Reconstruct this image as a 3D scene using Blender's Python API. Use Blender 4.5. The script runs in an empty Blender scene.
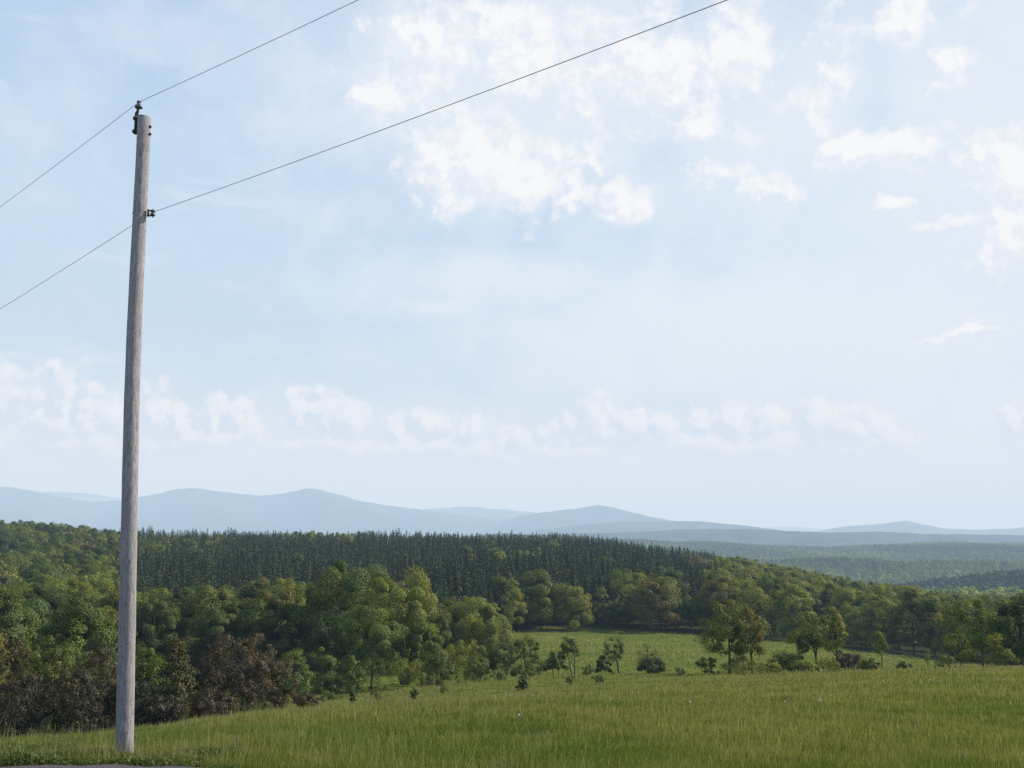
import bpy, math, random
import numpy as np
from mathutils import Vector, noise as mnoise

sc = bpy.context.scene
COL = sc.collection
rng = np.random.default_rng(7)
random.seed(7)

# ------------------------------------------------------------------ camera geometry
F = 995.6                       # focal length in pixels (35 mm equivalent)
EYE = 1.6
PITCH = math.atan(151.0 / F)
CP, SP = math.cos(PITCH), math.sin(PITCH)

def P(px, py, Y):
    """world point at forward distance Y seen at picture position (px, py)"""
    u, v = (px - 512) / F, (384 - py) / F
    d = (u, CP - v * SP, SP + v * CP)
    k = Y / d[1]
    return Vector((d[0] * k, Y, EYE + d[2] * k))

def ang(px, py):
    u, v = (px - 512) / F, (384 - py) / F
    d = Vector((u, CP - v * SP, SP + v * CP)).normalized()
    return math.atan2(d.x, d.y), math.asin(d.z)

def project(x, y, z):
    dz = z - EYE
    fw = y * CP + dz * SP
    up = -y * SP + dz * CP
    return 512 + F * x / fw, 384 - F * up / fw

cam = bpy.data.cameras.new('camera')
cam.sensor_width = 36.0
cam.lens = F * 36.0 / 1024.0
cam.clip_end = 200000
cam.clip_start = 0.1
camo = bpy.data.objects.new('camera', cam)
COL.objects.link(camo)
camo.location = (0, 0, EYE)
camo.rotation_euler = (math.pi / 2 + PITCH, 0, 0)
sc.camera = camo

# ------------------------------------------------------------------ terrain
TY = np.array([13, 20, 30, 45, 65, 90, 120, 160, 200, 250, 300, 400, 550, 700, 1000, 1500, 1900, 2400, 2900, 4000.])
TPX = [-300, 0, 150, 320, 450, 600, 750, 900, 1024, 1300]
TR = [
 [778, 742, 760, 772, 768, 748, 725, 700, 672, 648, 628, 598, 566, 545, 550, 565, 568, 560, 556, 545],
 [761, 736, 742, 749, 746, 731, 712, 692, 670, 648, 628, 598, 565, 541, 548, 565, 568, 560, 556, 545],
 [758, 729, 723, 727, 729, 720, 708, 688, 668, 648, 628, 598, 570, 556, 560, 570, 574, 560, 558, 543],
 [764, 729, 708, 701, 704, 704, 701, 688, 668, 648, 628, 600, 572, 556, 560, 572, 576, 560, 556, 540],
 [772, 730, 705, 697, 700, 692, 682, 682, 668, 648, 630, 602, 574, 557, 562, 575, 580, 558, 556, 537],
 [771, 730, 704, 692, 693, 683, 672, 677, 662, 645, 631, 604, 576, 559, 568, 580, 585, 556, 561, 539],
 [771, 729, 703, 688, 683, 677, 671, 676, 664, 650, 637, 616, 594, 584, 588, 590, 594, 564, 569, 546],
 [770, 728, 702, 684, 674, 669, 668, 676, 670, 662, 653, 634, 620, 612, 604, 588, 598, 567, 571, 548],
 [770, 728, 701, 683, 672, 665, 664, 674, 674, 668, 659, 640, 628, 620, 606, 579, 591, 561, 567, 544],
 [770, 727, 701, 682, 670, 662, 661, 670, 670, 662, 652, 634, 622, 614, 602, 573, 586, 557, 563, 541]]
ux = np.array([(p - 512) / F / 1.025 for p in TPX])
Z = np.array([[P(512, r, y).z for r, y in zip(row, TY)] for row in TR])
EXY = np.array([5500, 9000, 20000, 90000.])
Z[:, :8] -= 0.2          # the grass stands this much above the soil
Z = np.concatenate([Z, np.tile(np.array([-110, -150, -170, -200.]), (len(TPX), 1))], 1)
TYY = np.concatenate([TY, EXY])
LU = np.linspace(ux[0], ux[-1], 161)
LY = np.linspace(math.log(13), math.log(90000), 420)
tmp = np.array([np.interp(LY, np.log(TYY), Z[i]) for i in range(len(TPX))])
FT = np.array([np.interp(LU, ux, tmp[:, j]) for j in range(len(LY))])   # [Y, u]
def smooth(a, n, axis):
    k = np.hanning(n + 2)[1:-1]; k /= k.sum()
    pad = [(0, 0), (0, 0)]; pad[axis] = (n // 2, n // 2)
    b = np.pad(a, pad, mode='reflect', reflect_type='odd')
    return np.apply_along_axis(lambda m: np.convolve(m, k, 'valid'), axis, b)
FT = smooth(smooth(FT, 9, 0), 17, 1)

def gz(x, y):
    x = np.asarray(x, float); y = np.asarray(y, float)
    yc = np.maximum(y, 13.0)
    u = np.clip(x / yc, LU[0], LU[-1])
    a = (np.log(yc) - LY[0]) / (LY[1] - LY[0])
    b = (u - LU[0]) / (LU[1] - LU[0])
    i = np.clip(a.astype(int), 0, len(LY) - 2); j = np.clip(b.astype(int), 0, len(LU) - 2)
    fa, fb = a - i, b - j
    z = (FT[i, j] * (1 - fa) + FT[i + 1, j] * fa) * (1 - fb) + (FT[i, j + 1] * (1 - fa) + FT[i + 1, j + 1] * fa) * fb
    t = np.clip(y / 13.0, 0, 1)
    z = np.where(y < 13, z * t, z)
    w = np.clip((y - 12) / 12, 0, 1) * np.clip((600 - y) / 300, 0, 1)
    z = z + w * (0.05 * np.sin(x * 0.9 + 1.3 * np.sin(y * 0.31)) + 0.06 * np.sin(y * 0.55 + 1.7 * np.sin(x * 0.23)) + 0.03 * np.sin(x * 2.3 + y * 1.1))
    w2 = np.clip((y - 900) / 400, 0, 1) * np.clip((7000 - y) / 2500, 0, 1)
    z = z + w2 * (5 * np.sin(x * 0.008 + 1.1) + 3.5 * np.sin(x * 0.021 + y * 0.004) + 4 * np.sin(x * 0.0043 - y * 0.003))
    return z

# ------------------------------------------------------------------ material helpers
def nodes(name):
    m = bpy.data.materials.new(name); m.use_nodes = True
    nt = m.node_tree; nt.nodes.clear()
    return m, nt
def N(nt, t, **kw):
    n = nt.nodes.new(t)
    for k, v in kw.items():
        if k.startswith('i_'):
            key = k[2:]
            n.inputs[int(key) if key.isdigit() else key].default_value = v
        else:
            setattr(n, k, v)
    return n
def L(nt, a, b): nt.links.new(a, b)
def math_n(nt, op, a, b=None, c=None, clamp=False):
    n = N(nt, 'ShaderNodeMath', operation=op); n.use_clamp = clamp
    for i, v in enumerate((a, b, c)):
        if v is None: continue
        if isinstance(v, (int, float)): n.inputs[i].default_value = v
        else: L(nt, v, n.inputs[i])
    return n.outputs[0]
def mixc(nt, fac, a, b, mode='MIX'):
    n = N(nt, 'ShaderNodeMix', data_type='RGBA', blend_type=mode)
    for sock, v in ((n.inputs[0], fac), (n.inputs[6], a), (n.inputs[7], b)):
        if isinstance(v, (int, float)): sock.default_value = v
        elif isinstance(v, tuple): sock.default_value = v if len(v) == 4 else (*v, 1)
        else: L(nt, v, sock)
    return n.outputs[2]
def noise_n(nt, vec, scale, detail=4, rough=0.55):
    n = N(nt, 'ShaderNodeTexNoise'); n.inputs['Scale'].default_value = scale
    n.inputs['Detail'].default_value = detail; n.inputs['Roughness'].default_value = rough
    if vec is not None: L(nt, vec, n.inputs['Vector'])
    return n
def smoothstep(nt, v, lo, hi):
    n = N(nt, 'ShaderNodeMapRange', interpolation_type='SMOOTHSTEP')
    L(nt, v, n.inputs['Value']); n.inputs['From Min'].default_value = lo; n.inputs['From Max'].default_value = hi
    return n.outputs['Result']

def leaf_material(name, transl=0.35):
    m, nt = nodes(name)
    at = N(nt, 'ShaderNodeAttribute', attribute_name='col')
    oi = N(nt, 'ShaderNodeObjectInfo')
    c = mixc(nt, 1.0, at.outputs['Color'], oi.outputs['Color'], 'MULTIPLY')
    d = N(nt, 'ShaderNodeBsdfDiffuse'); L(nt, c, d.inputs['Color'])
    t = N(nt, 'ShaderNodeBsdfTranslucent')
    tc = mixc(nt, 1.0, c, (1.25, 1.2, 0.55), 'MULTIPLY'); L(nt, tc, t.inputs['Color'])
    mx = N(nt, 'ShaderNodeMixShader', i_0=transl); L(nt, d.outputs[0], mx.inputs[1]); L(nt, t.outputs[0], mx.inputs[2])
    g = N(nt, 'ShaderNodeBsdfGlossy'); g.inputs['Roughness'].default_value = 0.55
    g.inputs['Color'].default_value = (0.8, 0.85, 0.8, 1)
    m2 = N(nt, 'ShaderNodeMixShader', i_0=0.03); L(nt, mx.outputs[0], m2.inputs[1]); L(nt, g.outputs[0], m2.inputs[2])
    o = N(nt, 'ShaderNodeOutputMaterial'); L(nt, m2.outputs[0], o.inputs['Surface'])
    return m
M_LEAF = leaf_material('foliage', 0.35)
M_GRASS = leaf_material('grass_blades', 0.4)
M_NEEDLE = leaf_material('needles', 0.05)

def bark_material(name, a, b, scale):
    m, nt = nodes(name)
    tc = N(nt, 'ShaderNodeTexCoord')
    mp = N(nt, 'ShaderNodeMapping'); mp.inputs['Scale'].default_value = (1, 1, 0.25); L(nt, tc.outputs['Object'], mp.inputs[0])
    n = noise_n(nt, mp.outputs[0], scale, 5)
    c = mixc(nt, n.outputs[0], (*a, 1), (*b, 1))
    p = N(nt, 'ShaderNodeBsdfPrincipled'); L(nt, c, p.inputs['Base Color']); p.inputs['Roughness'].default_value = 0.9
    o = N(nt, 'ShaderNodeOutputMaterial'); L(nt, p.outputs[0], o.inputs[0])
    return m
M_BARK = bark_material('bark', (0.035, 0.028, 0.022), (0.10, 0.085, 0.07), 9)
M_BIRCH = bark_material('pale_bark', (0.16, 0.15, 0.13), (0.42, 0.40, 0.36), 7)

# ------------------------------------------------------------------ mesh helpers
class Geo:
    def __init__(self):
        self.v, self.q, self.c, self.m, self.n = [], [], [], [], 0
    def add(self, verts, quads, col=(1, 1, 1), mat=0):
        verts = np.asarray(verts, float).reshape(-1, 3); quads = np.asarray(quads, int).reshape(-1, 4)
        col = np.asarray(col, float)
        if col.ndim == 1: col = np.tile(col, (len(verts), 1))
        self.v.append(verts); self.q.append(quads + self.n); self.c.append(col)
        self.m.append(np.full(len(quads), mat)); self.n += len(verts)
    def arrays(self):
        return np.concatenate(self.v), np.concatenate(self.q), np.concatenate(self.c), np.concatenate(self.m)

def make_mesh(name, v, q, c=None, m=None, mats=(), smooth=False):
    me = bpy.data.meshes.new(name)
    nv, nq = len(v), len(q)
    # last index -1 marks a triangle
    tri = q[:, 3] < 0
    cnt = np.where(tri, 3, 4)
    me.vertices.add(nv); me.vertices.foreach_set('co', np.asarray(v, np.float32).ravel())
    loops = q[np.arange(4)[None, :] < cnt[:, None]]
    me.loops.add(len(loops)); me.loops.foreach_set('vertex_index', loops.astype(np.int32))
    starts = np.concatenate([[0], np.cumsum(cnt)[:-1]])
    me.polygons.add(nq); me.polygons.foreach_set('loop_start', starts.astype(np.int32))
    if smooth: me.polygons.foreach_set('use_smooth', np.ones(nq, bool))
    for x in mats: me.materials.append(x)
    if m is not None and len(mats) > 1: me.polygons.foreach_set('material_index', np.asarray(m, np.int32))
    if c is not None:
        a = me.attributes.new('col', 'FLOAT_COLOR', 'POINT')
        a.data.foreach_set('color', np.concatenate([c, np.ones((nv, 1))], 1).astype(np.float32).ravel())
    me.update(calc_edges=True)
    return me

def link(name, me, parent=None):
    o = bpy.data.objects.new(name, me); COL.objects.link(o)
    if parent is not None: o.parent = parent
    return o
def tag(o, label=None, cat=None, group=None, kind=None):
    if label: o['label'] = label
    if cat: o['category'] = cat
    if group: o['group'] = group
    if kind: o['kind'] = kind
    return o
def empty(name, loc, rz=0):
    o = bpy.data.objects.new(name, None); COL.objects.link(o)
    o.location = loc; o.rotation_euler = (0, 0, rz); o.empty_display_size = 0.3
    return o

def tube_arrays(pts, rad, n=7, cap=True):
    pts = np.asarray(pts, float); k = len(pts)
    T = np.gradient(pts, axis=0); T /= np.linalg.norm(T, axis=1)[:, None] + 1e-9
    ref = np.array([0, 0, 1.0]) if abs(T[0][2]) < 0.9 else np.array([1.0, 0, 0])
    vs = []
    for i in range(k):
        a = np.cross(T[i], ref); a /= np.linalg.norm(a) + 1e-9
        b = np.cross(T[i], a)
        th = np.linspace(0, 2 * math.pi, n, endpoint=False)
        vs.append(pts[i] + rad[i] * (np.cos(th)[:, None] * a + np.sin(th)[:, None] * b))
    v = np.concatenate(vs)
    q = []
    for i in range(k - 1):
        for j in range(n):
            j2 = (j + 1) % n
            q.append((i * n + j, i * n + j2, (i + 1) * n + j2, (i + 1) * n + j))
    if cap:
        v = np.concatenate([v, pts[:1], pts[-1:]])
        a, b = len(v) - 2, len(v) - 1
        for j in range(n):
            j2 = (j + 1) % n
            q.append((j2, j, a, -1)); q.append(((k - 1) * n + j, (k - 1) * n + j2, b, -1))
    return v, np.array(q)
def add_tube(g, pts, rad, n=7, cap=True, mat=0, col=(1, 1, 1)):
    v, q = tube_arrays(pts, rad, n, cap)
    k = np.where(q < 0, -1 - g.n, q)
    g.add(v, k, col, mat)
def fixq(q):
    return np.where(q < 0, -1, q)

def leaf_cloud(r, cen, nrm, size, col, aspect=0.6, up=None):
    """diamond shaped leaves: one quad each"""
    n = len(cen)
    nrm = nrm / (np.linalg.norm(nrm, axis=1)[:, None] + 1e-9)
    t = r.normal(size=(n, 3)) if up is None else up + 0.5 * r.normal(size=(n, 3))
    a = t - (t * nrm).sum(1)[:, None] * nrm
    a /= np.linalg.norm(a, axis=1)[:, None] + 1e-9
    b = np.cross(nrm, a)
    s = np.asarray(size).reshape(-1, 1) * np.ones((n, 1))
    bend = nrm * s * 0.12
    v = np.stack([cen - a * s * 0.5, cen + b * s * 0.5 * aspect + bend, cen + a * s * 0.5, cen - b * s * 0.5 * aspect + bend], 1).reshape(-1, 3)
    q = np.arange(4 * n).reshape(n, 4)
    return v, q, np.repeat(col, 4, axis=0)

# ------------------------------------------------------------------ trees
BOOST = 1.0
def broadleaf(seed, H, R, th, nclump=46, nleaf=60, lsize=0.42, clump=0.27, limbs=9, trunk_r=None, lean=(0, 0),
              stems=1, shape='round', sub=None, aspect=0.6, warm=0.15, sparse=0.0, trunk_n=7, core=0.45, shell=0.45, coh=0.36):
    """returns (trunk Geo, crown Geo), base at origin"""
    r = np.random.default_rng(seed)
    tg, cg = Geo(), Geo()
    hc = (H - th) / 2
    c0 = np.array([lean[0], lean[1], th + hc])
    # lumps that break the outline
    ld = r.normal(size=(7, 3)); ld /= np.linalg.norm(ld, axis=1)[:, None]
    lw = r.uniform(-0.28, 0.26, 7)
    cents = []
    while len(cents) < nclump:
        d = r.normal(size=3); d /= np.linalg.norm(d)
        if d[2] < -0.75 and shape != 'dome': continue
        k = 1 + (lw * np.clip(ld @ d, 0, 1) ** 3).sum()
        rad = (core + (0.95 - core) * r.random() ** 0.6) * k
        if shape == 'round':
            f = 1.0
        elif shape == 'upright':
            f = 0.55 + 0.45 * np.clip(1 - abs(d[2] + 0.15), 0, 1)
        elif shape == 'cone':
            f = 1.15 - 0.7 * (d[2] * 0.5 + 0.5) ** 0.8
        elif shape == 'dome':
            f = 1.0 if d[2] > 0.1 else min(2.4, 0.93 / math.sqrt(max(0.05, 1 - (d[2] - 0.1) ** 2)))
        elif shape == 'flat':
            f = 1.0 + 0.25 * d[2]
        cents.append(c0 + rad * np.array([d[0] * R * f, d[1] * R * f, d[2] * hc]))
    cents = np.array(cents)
    ctone = r.uniform(0.8, 1.18, nclump)
    cw = r.normal(0, warm, nclump)
    cs = clump * R * r.uniform(0.45, 1.2, nclump)
    for i in range(nclump):
        m = int(nleaf * r.uniform(0.6, 1.3))
        off = r.normal(size=(m, 3)); off /= np.linalg.norm(off, axis=1)[:, None]
        off *= (r.random((m, 1)) ** shell) * cs[i] * np.array([1.15, 1.15, 0.8])
        pos = cents[i] + off
        out = (pos - c0) / np.array([R, R, hc])
        out /= np.linalg.norm(out, axis=1)[:, None] + 1e-9
        nr = (0.35 + 0.2 * (coh > 0.3)) * out + 0.95 * off / (cs[i] + 1e-6) + np.array([0, 0, 0.35]) + coh * r.normal(size=(m, 3))
        t = ctone[i] * r.uniform(0.7, 1.3, m)
        w = cw[i] * 0.6 + r.normal(0, 0.05, m)
        col = np.stack([t * (1 + w), t, t * (1 - 0.4 * w)], 1)
        cg.add(*leaf_cloud(r, pos, nr, lsize * r.uniform(0.6, 1.3, m), np.clip(col, 0.05, 3), aspect))
    allv = np.concatenate(cg.v)
    zt_ = np.percentile(allv[:, 2], 99.7); rt_ = np.percentile(np.hypot(allv[:, 0] - lean[0], allv[:, 1] - lean[1]), 98)
    kz, kr = (H - th) / max(zt_ - th, 0.1), R / rt_
    fix = lambda q_: np.stack([lean[0] + (q_[:, 0] - lean[0]) * kr, lean[1] + (q_[:, 1] - lean[1]) * kr, th + (q_[:, 2] - th) * kz], 1)
    cg.v = [fix(q_) for q_ in cg.v]; cents = fix(cents)
    tr = trunk_r or H * 0.014
    for s in range(stems):
        a = 2 * math.pi * s / max(stems, 1) + r.uniform(0, 1)
        bx = 0.0 if stems == 1 else R * 0.16
        b0 = np.array([math.cos(a) * bx, math.sin(a) * bx, -0.3])
        top = c0 + np.array([math.cos(a) * bx * 3, math.sin(a) * bx * 3, hc * 0.55])
        ts = np.linspace(0, 1, 7)
        pts = b0 + (top - b0) * ts[:, None] + np.stack([np.sin(ts * 5 + s) * H * 0.012, np.cos(ts * 4 + 2 * s) * H * 0.012, 0 * ts], 1) * (ts[:, None])
        add_tube(tg, pts, tr * (1.15 - 0.95 * ts) / math.sqrt(stems) + 0.004, trunk_n)
        idx = r.choice(nclump, min(limbs, nclump), replace=False)
        for i in idx:
            t0 = r.uniform(0.3, 0.8)
            p0 = b0 + (top - b0) * t0; p1 = cents[i]
            mid = (p0 + p1) / 2 + np.array([0, 0, 0.05 * H * r.uniform(-0.3, 1)])
            add_tube(tg, [p0, mid, p1], np.array([0.42, 0.24, 0.08]) * tr + 0.003, 5, cap=False)
    return tg, cg

def conifer(seed, H, R, whorls=15, th=0.06, per=9, needles=6, lsize=0.75):
    r = np.random.default_rng(seed)
    tg, cg = Geo(), Geo()
    add_tube(tg, [(0, 0, -0.3), (0, 0, H * 0.5), (0, 0, H * 0.97)], [H * 0.012, H * 0.008, 0.02], 6)
    nb = whorls * per
    for w in range(nb):
        t = min(0.985, ((w + r.uniform(0, 1)) / nb) ** 0.9)
        z = H * (th + (0.98 - th) * t)
        rad = R * (1 - t) ** 0.72 + 0.16
        a = w * 2.4 + r.uniform(-0.4, 0.4)
        l = rad * r.uniform(0.65, 1.2)
        d = np.array([math.cos(a), math.sin(a), 0])
        k = max(2, int(needles * (0.5 + 0.6 * (1 - t))))
        ss = np.linspace(0.15, 1, k) + r.uniform(-0.08, 0.08, k)
        pos = d * (ss * l)[:, None] + np.array([0, 0, z]) + np.array([0, 0, -0.3]) * (l * ss ** 1.3)[:, None] + r.normal(0, 0.07 * l + 0.03, (k, 3))
        nr = np.array([0, 0, 0.5]) + 0.7 * d + 0.6 * r.normal(size=(k, 3))
        tone = r.uniform(0.8, 1.2) * r.uniform(0.85, 1.15, k)
        up = np.tile(d * 0.7 + np.array([0, 0, -0.6]), (k, 1))
        cg.add(*leaf_cloud(r, pos, nr, lsize * (0.55 + 0.7 * (1 - t)) * r.uniform(0.7, 1.2, k), np.repeat(tone[:, None], 3, 1), 0.6, up))
    # leader
    pos = np.array([[0, 0, H * k] for k in (0.95, 0.975, 1.0)])
    cg.add(*leaf_cloud(r, pos, np.array([[1.0, 0.2, 0], [0.2, 1.0, 0], [0.7, -0.7, 0]]), 0.5, np.ones((3, 3)), 0.3, np.tile([0, 0, 3.0], (3, 1))))
    return tg, cg

def single(name, tg, cg, leafm, barkm):
    g = Geo()
    for src, mt in ((cg, 0), (tg, 1)):
        v, q, c, m = src.arrays()
        g.add(v, np.where(q < 0, -1 - g.n, q), c, mt)
    v, q, c, m = g.arrays()
    return make_mesh(name, v, fixq(q), c, m, (leafm, barkm))

def parts_tree(name, tg, cg, loc, rz, color, label, cat, group=None, bark=None, leafm=None, crown_name='crown'):
    e = empty(name, loc, rz); tag(e, label, cat, group)
    v, q, c, m = tg.arrays(); link('trunk', make_mesh('trunk', v, fixq(q), None, None, (bark or M_BARK,), True), e)
    v, q, c, m = cg.arrays(); o = link(crown_name, make_mesh('crown', v, fixq(q), c, None, (leafm or M_LEAF,)), e)
    o.color = (*color, 1)
    return e

# colour families (leaf albedo)
GREEN = (0.118, 0.163, 0.026); YEL = (0.210, 0.234, 0.034); DARK = (0.058, 0.092, 0.025)
OLIVE = (0.146, 0.170, 0.031); RUST = (0.172, 0.156, 0.038); BROWN = (0.096, 0.078, 0.044)
LIGHT = (0.145, 0.212, 0.042); SPRUCE = (0.038, 0.066, 0.023); PURPLE = (0.068, 0.060, 0.038)

# ---- individually described trees and bushes (picture column, forward distance, top row, width px, ...)
def stand(px, Y, top, w, **kw):
    base = P(px, 650, Y); x = base.x
    z = float(gz(x, Y)); H = P(px, top, Y).z - z
    R = w / 2 * Y / F * 1.03
    return x, z, H, R
sd = [100]
def put(name, px, Y, top, w, color, label, cat='tree', th=0.2, shape='round', group=None, bark=None, leaf=0.3, ncl=46, nlf=60, crown='crown', **kw):
    x, z, H, R = stand(px, Y, top, w)
    sd[0] += 1
    tg, cg = broadleaf(sd[0], H, R * 1.04, H * th, ncl, nlf, leaf, shape=shape, **kw)
    return parts_tree(name, tg, cg, (x, Y, z), 0, color, label, cat, group, bark, crown_name=crown)

SCRUB = dict(th=0.03, leaf=0.15, crown='foliage', stems=4, trunk_r=0.03, shape='dome', group=None)
# young trees and bushes along the far side of the field
put('young_tree', 729, 116, 600, 50, OLIVE, 'wider of the twin dark-stemmed young trees standing close together on the field edge, olive crown', th=0.07, leaf=0.2, ncl=60, nlf=168, trunk_r=0.15, clump=0.24, limbs=12)
put('young_tree', 751, 117, 605, 40, RUST, 'rusty-tinged right-hand partner of the twin young trees on the field edge', th=0.07, leaf=0.2, ncl=50, nlf=157, trunk_r=0.13, clump=0.25, limbs=11, warm=0.12)
put('young_tree', 818, 122, 612, 42, OLIVE, 'young tree with lopsided crown reaching left over a bare dark trunk', th=0.156, leaf=0.2, ncl=42, nlf=145, trunk_r=0.14, clump=0.25, shape='flat', limbs=10, lean=(-0.9, 0))
put('young_tree', 836, 124, 607, 26, YEL, 'upright yellow-green young tree just behind the lopsided one', th=0.120, leaf=0.2, ncl=36, nlf=123, clump=0.34, shape='upright', trunk_r=0.1)
put('birch_sapling', 881, 130, 626, 15, LIGHT, 'slim bright green sapling with a narrow crown, alone on the field edge', 'sapling', th=0.25, leaf=0.2, ncl=26, nlf=75, clump=0.45, shape='upright', trunk_r=0.06, limbs=5)
put('young_tree', 982, 124, 600, 64, GREEN, 'broad loose green tree at the field edge with bushes around its foot', th=0.072, leaf=0.22, ncl=70, nlf=180, clump=0.22, trunk_r=0.13, limbs=14)
put('young_tree', 1022, 108, 594, 50, DARK, 'dark green tree cut by the right edge of the picture', th=0.060, leaf=0.24, ncl=60, nlf=180, clump=0.26, trunk_r=0.16)
put('bush', 958, 118, 634, 30, OLIVE, 'olive bush at the left foot of the broad loose tree', 'bush', th=0.06, leaf=0.18, ncl=45, nlf=126, crown='foliage', stems=3, trunk_r=0.06, shape='dome')
put('bush', 1000, 116, 634, 34, YEL, 'yellow-green bush at the right foot of the broad loose tree', 'bush', th=0.06, leaf=0.18, ncl=48, nlf=126, crown='foliage', stems=3, trunk_r=0.06, shape='dome')
put('sapling', 927, 128, 650, 7, LIGHT, 'tiny pale sapling nearest the slim sapling, in front of the dark wood', 'sapling', th=0.15, leaf=0.14, ncl=14, nlf=30, clump=0.6, shape='upright', trunk_r=0.03, limbs=3)
put('sapling', 938, 126, 652, 8, LIGHT, 'tiny pale sapling between its twin and the broad loose tree', 'sapling', th=0.15, leaf=0.14, ncl=14, nlf=30, clump=0.6, shape='upright', trunk_r=0.03, limbs=3)
put('bush', 786, 121, 651, 34, GREEN, 'dark round bush between the twin young trees and the lopsided tree', 'bush', th=0.05, leaf=0.17, ncl=48, nlf=126, crown='foliage', stems=3, trunk_r=0.06, shape='dome')
put('bush', 848, 121, 650, 34, PURPLE, 'purplish brown bush right of the lopsided tree trunk', 'bush', th=0.05, leaf=0.16, ncl=48, nlf=126, crown='foliage', stems=4, trunk_r=0.05, shape='dome')
put('bush', 870, 118, 658, 22, OLIVE, 'small olive bush below the slim sapling', 'bush', th=0.05, leaf=0.16, ncl=29, nlf=105, crown='foliage', stems=3, trunk_r=0.05, shape='dome')
put('bush', 804, 116, 660, 24, YEL, 'low yellow-green bush under the lopsided tree crown', 'bush', th=0.05, leaf=0.16, ncl=29, nlf=93, crown='foliage', stems=3, trunk_r=0.05, shape='dome')
put('bush', 705, 117, 657, 24, OLIVE, 'low olive bush left of the twin young trees', 'bush', th=0.05, leaf=0.16, ncl=27, nlf=84, crown='foliage', stems=3, trunk_r=0.05, shape='dome')

put('bush', 741, 114, 657, 46, OLIVE, 'low olive scrub at the foot of the twin young trees', 'bush', ncl=40, nlf=80, clump=0.24, **SCRUB)
put('bush', 768, 113, 662, 22, YEL, 'yellow-green tuft of scrub between the twin young trees and the dark round bush', 'bush', ncl=22, nlf=70, **SCRUB)
put('bush', 826, 117, 657, 30, YEL, 'yellow-green scrub at the foot of the lopsided tree trunk', 'bush', ncl=30, nlf=70, **SCRUB)
put('bush', 903, 121, 661, 16, OLIVE, 'small low tuft of scrub right of the slim sapling', 'bush', ncl=16, nlf=60, **SCRUB)
put('bush', 945, 116, 654, 20, YEL, 'low bright scrub just left of the olive bush at the broad loose tree', 'bush', ncl=20, nlf=70, **SCRUB)
put('bush', 536, 127, 660, 22, GREEN, 'low green scrub between the taller loose bush and the dark flat bush', 'bush', ncl=20, nlf=70, **SCRUB)
put('crooked_tree', 573, 124, 637, 22, DARK, 'small crooked tree with two bare leaning stems in the meadow gap', th=0.45, leaf=0.16, ncl=24, nlf=82, clump=0.36, stems=2, trunk_r=0.1, limbs=6, lean=(-0.5, 0))
put('bush', 556, 126, 651, 24, DARK, 'dark flat bush leaning against the two-stemmed crooked tree', 'bush', th=0.2, leaf=0.16, ncl=32, nlf=115, clump=0.32, crown='foliage', stems=2, trunk_r=0.06, shape='dome')
put('bush', 603, 122, 655, 17, SPRUCE, 'small near-black bush left of the middle crooked tree', 'bush', th=0.03, leaf=0.16, ncl=29, nlf=115, clump=0.34, crown='foliage', stems=3, trunk_r=0.05, shape='dome')
put('crooked_tree', 619, 125, 637, 27, DARK, 'crooked tree with drooping round crown, middle of the small meadow trees', th=0.3, leaf=0.16, ncl=32, nlf=82, clump=0.3, trunk_r=0.1, limbs=7, lean=(-0.6, 0))
put('crooked_tree', 648, 126, 642, 24, OLIVE, 'thin see-through little tree rising from a dark bush in the meadow gap', th=0.35, leaf=0.14, ncl=22, nlf=48, clump=0.34, trunk_r=0.08, limbs=8)
put('bush', 651, 121, 656, 30, SPRUCE, 'dark rounded bush at the foot of the thin see-through tree', 'bush', th=0.03, leaf=0.16, ncl=45, nlf=126, clump=0.28, crown='foliage', stems=3, trunk_r=0.06, shape='dome')
put('bush', 588, 118, 664, 16, OLIVE, 'low weedy bush between the crooked trees', 'bush', th=0.05, leaf=0.14, ncl=18, nlf=70, clump=0.4, crown='foliage', stems=3, trunk_r=0.04, shape='dome')

put('bush', 500, 138, 640, 46, DARK, 'dark rounded bush left of the meadow gap, largest of that clump', 'bush', th=0.05, leaf=0.2, ncl=62, nlf=147, crown='foliage', stems=3, trunk_r=0.07, shape='dome')
put('bush', 527, 134, 636, 30, OLIVE, 'taller loose bush with thin stems at the left side of the meadow gap', 'bush', th=0.25, leaf=0.18, ncl=48, nlf=115, crown='foliage', stems=3, trunk_r=0.07, shape='dome')
put('bush', 462, 138, 640, 44, YEL, 'yellow-green willowy bush at the right foot of the great round trees', 'bush', th=0.05, leaf=0.2, ncl=59, nlf=126, crown='foliage', stems=4, trunk_r=0.06, shape='dome')
put('bush', 440, 134, 650, 30, GREEN, 'green bush tucked under the right side of the great round trees', 'bush', th=0.05, leaf=0.2, ncl=45, nlf=126, crown='foliage', stems=4, trunk_r=0.06, shape='dome')
put('bush', 478, 128, 655, 28, OLIVE, 'low olive bush in front of the willowy bush', 'bush', th=0.05, leaf=0.17, ncl=35, nlf=105, crown='foliage', stems=3, trunk_r=0.05, shape='dome')

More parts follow.
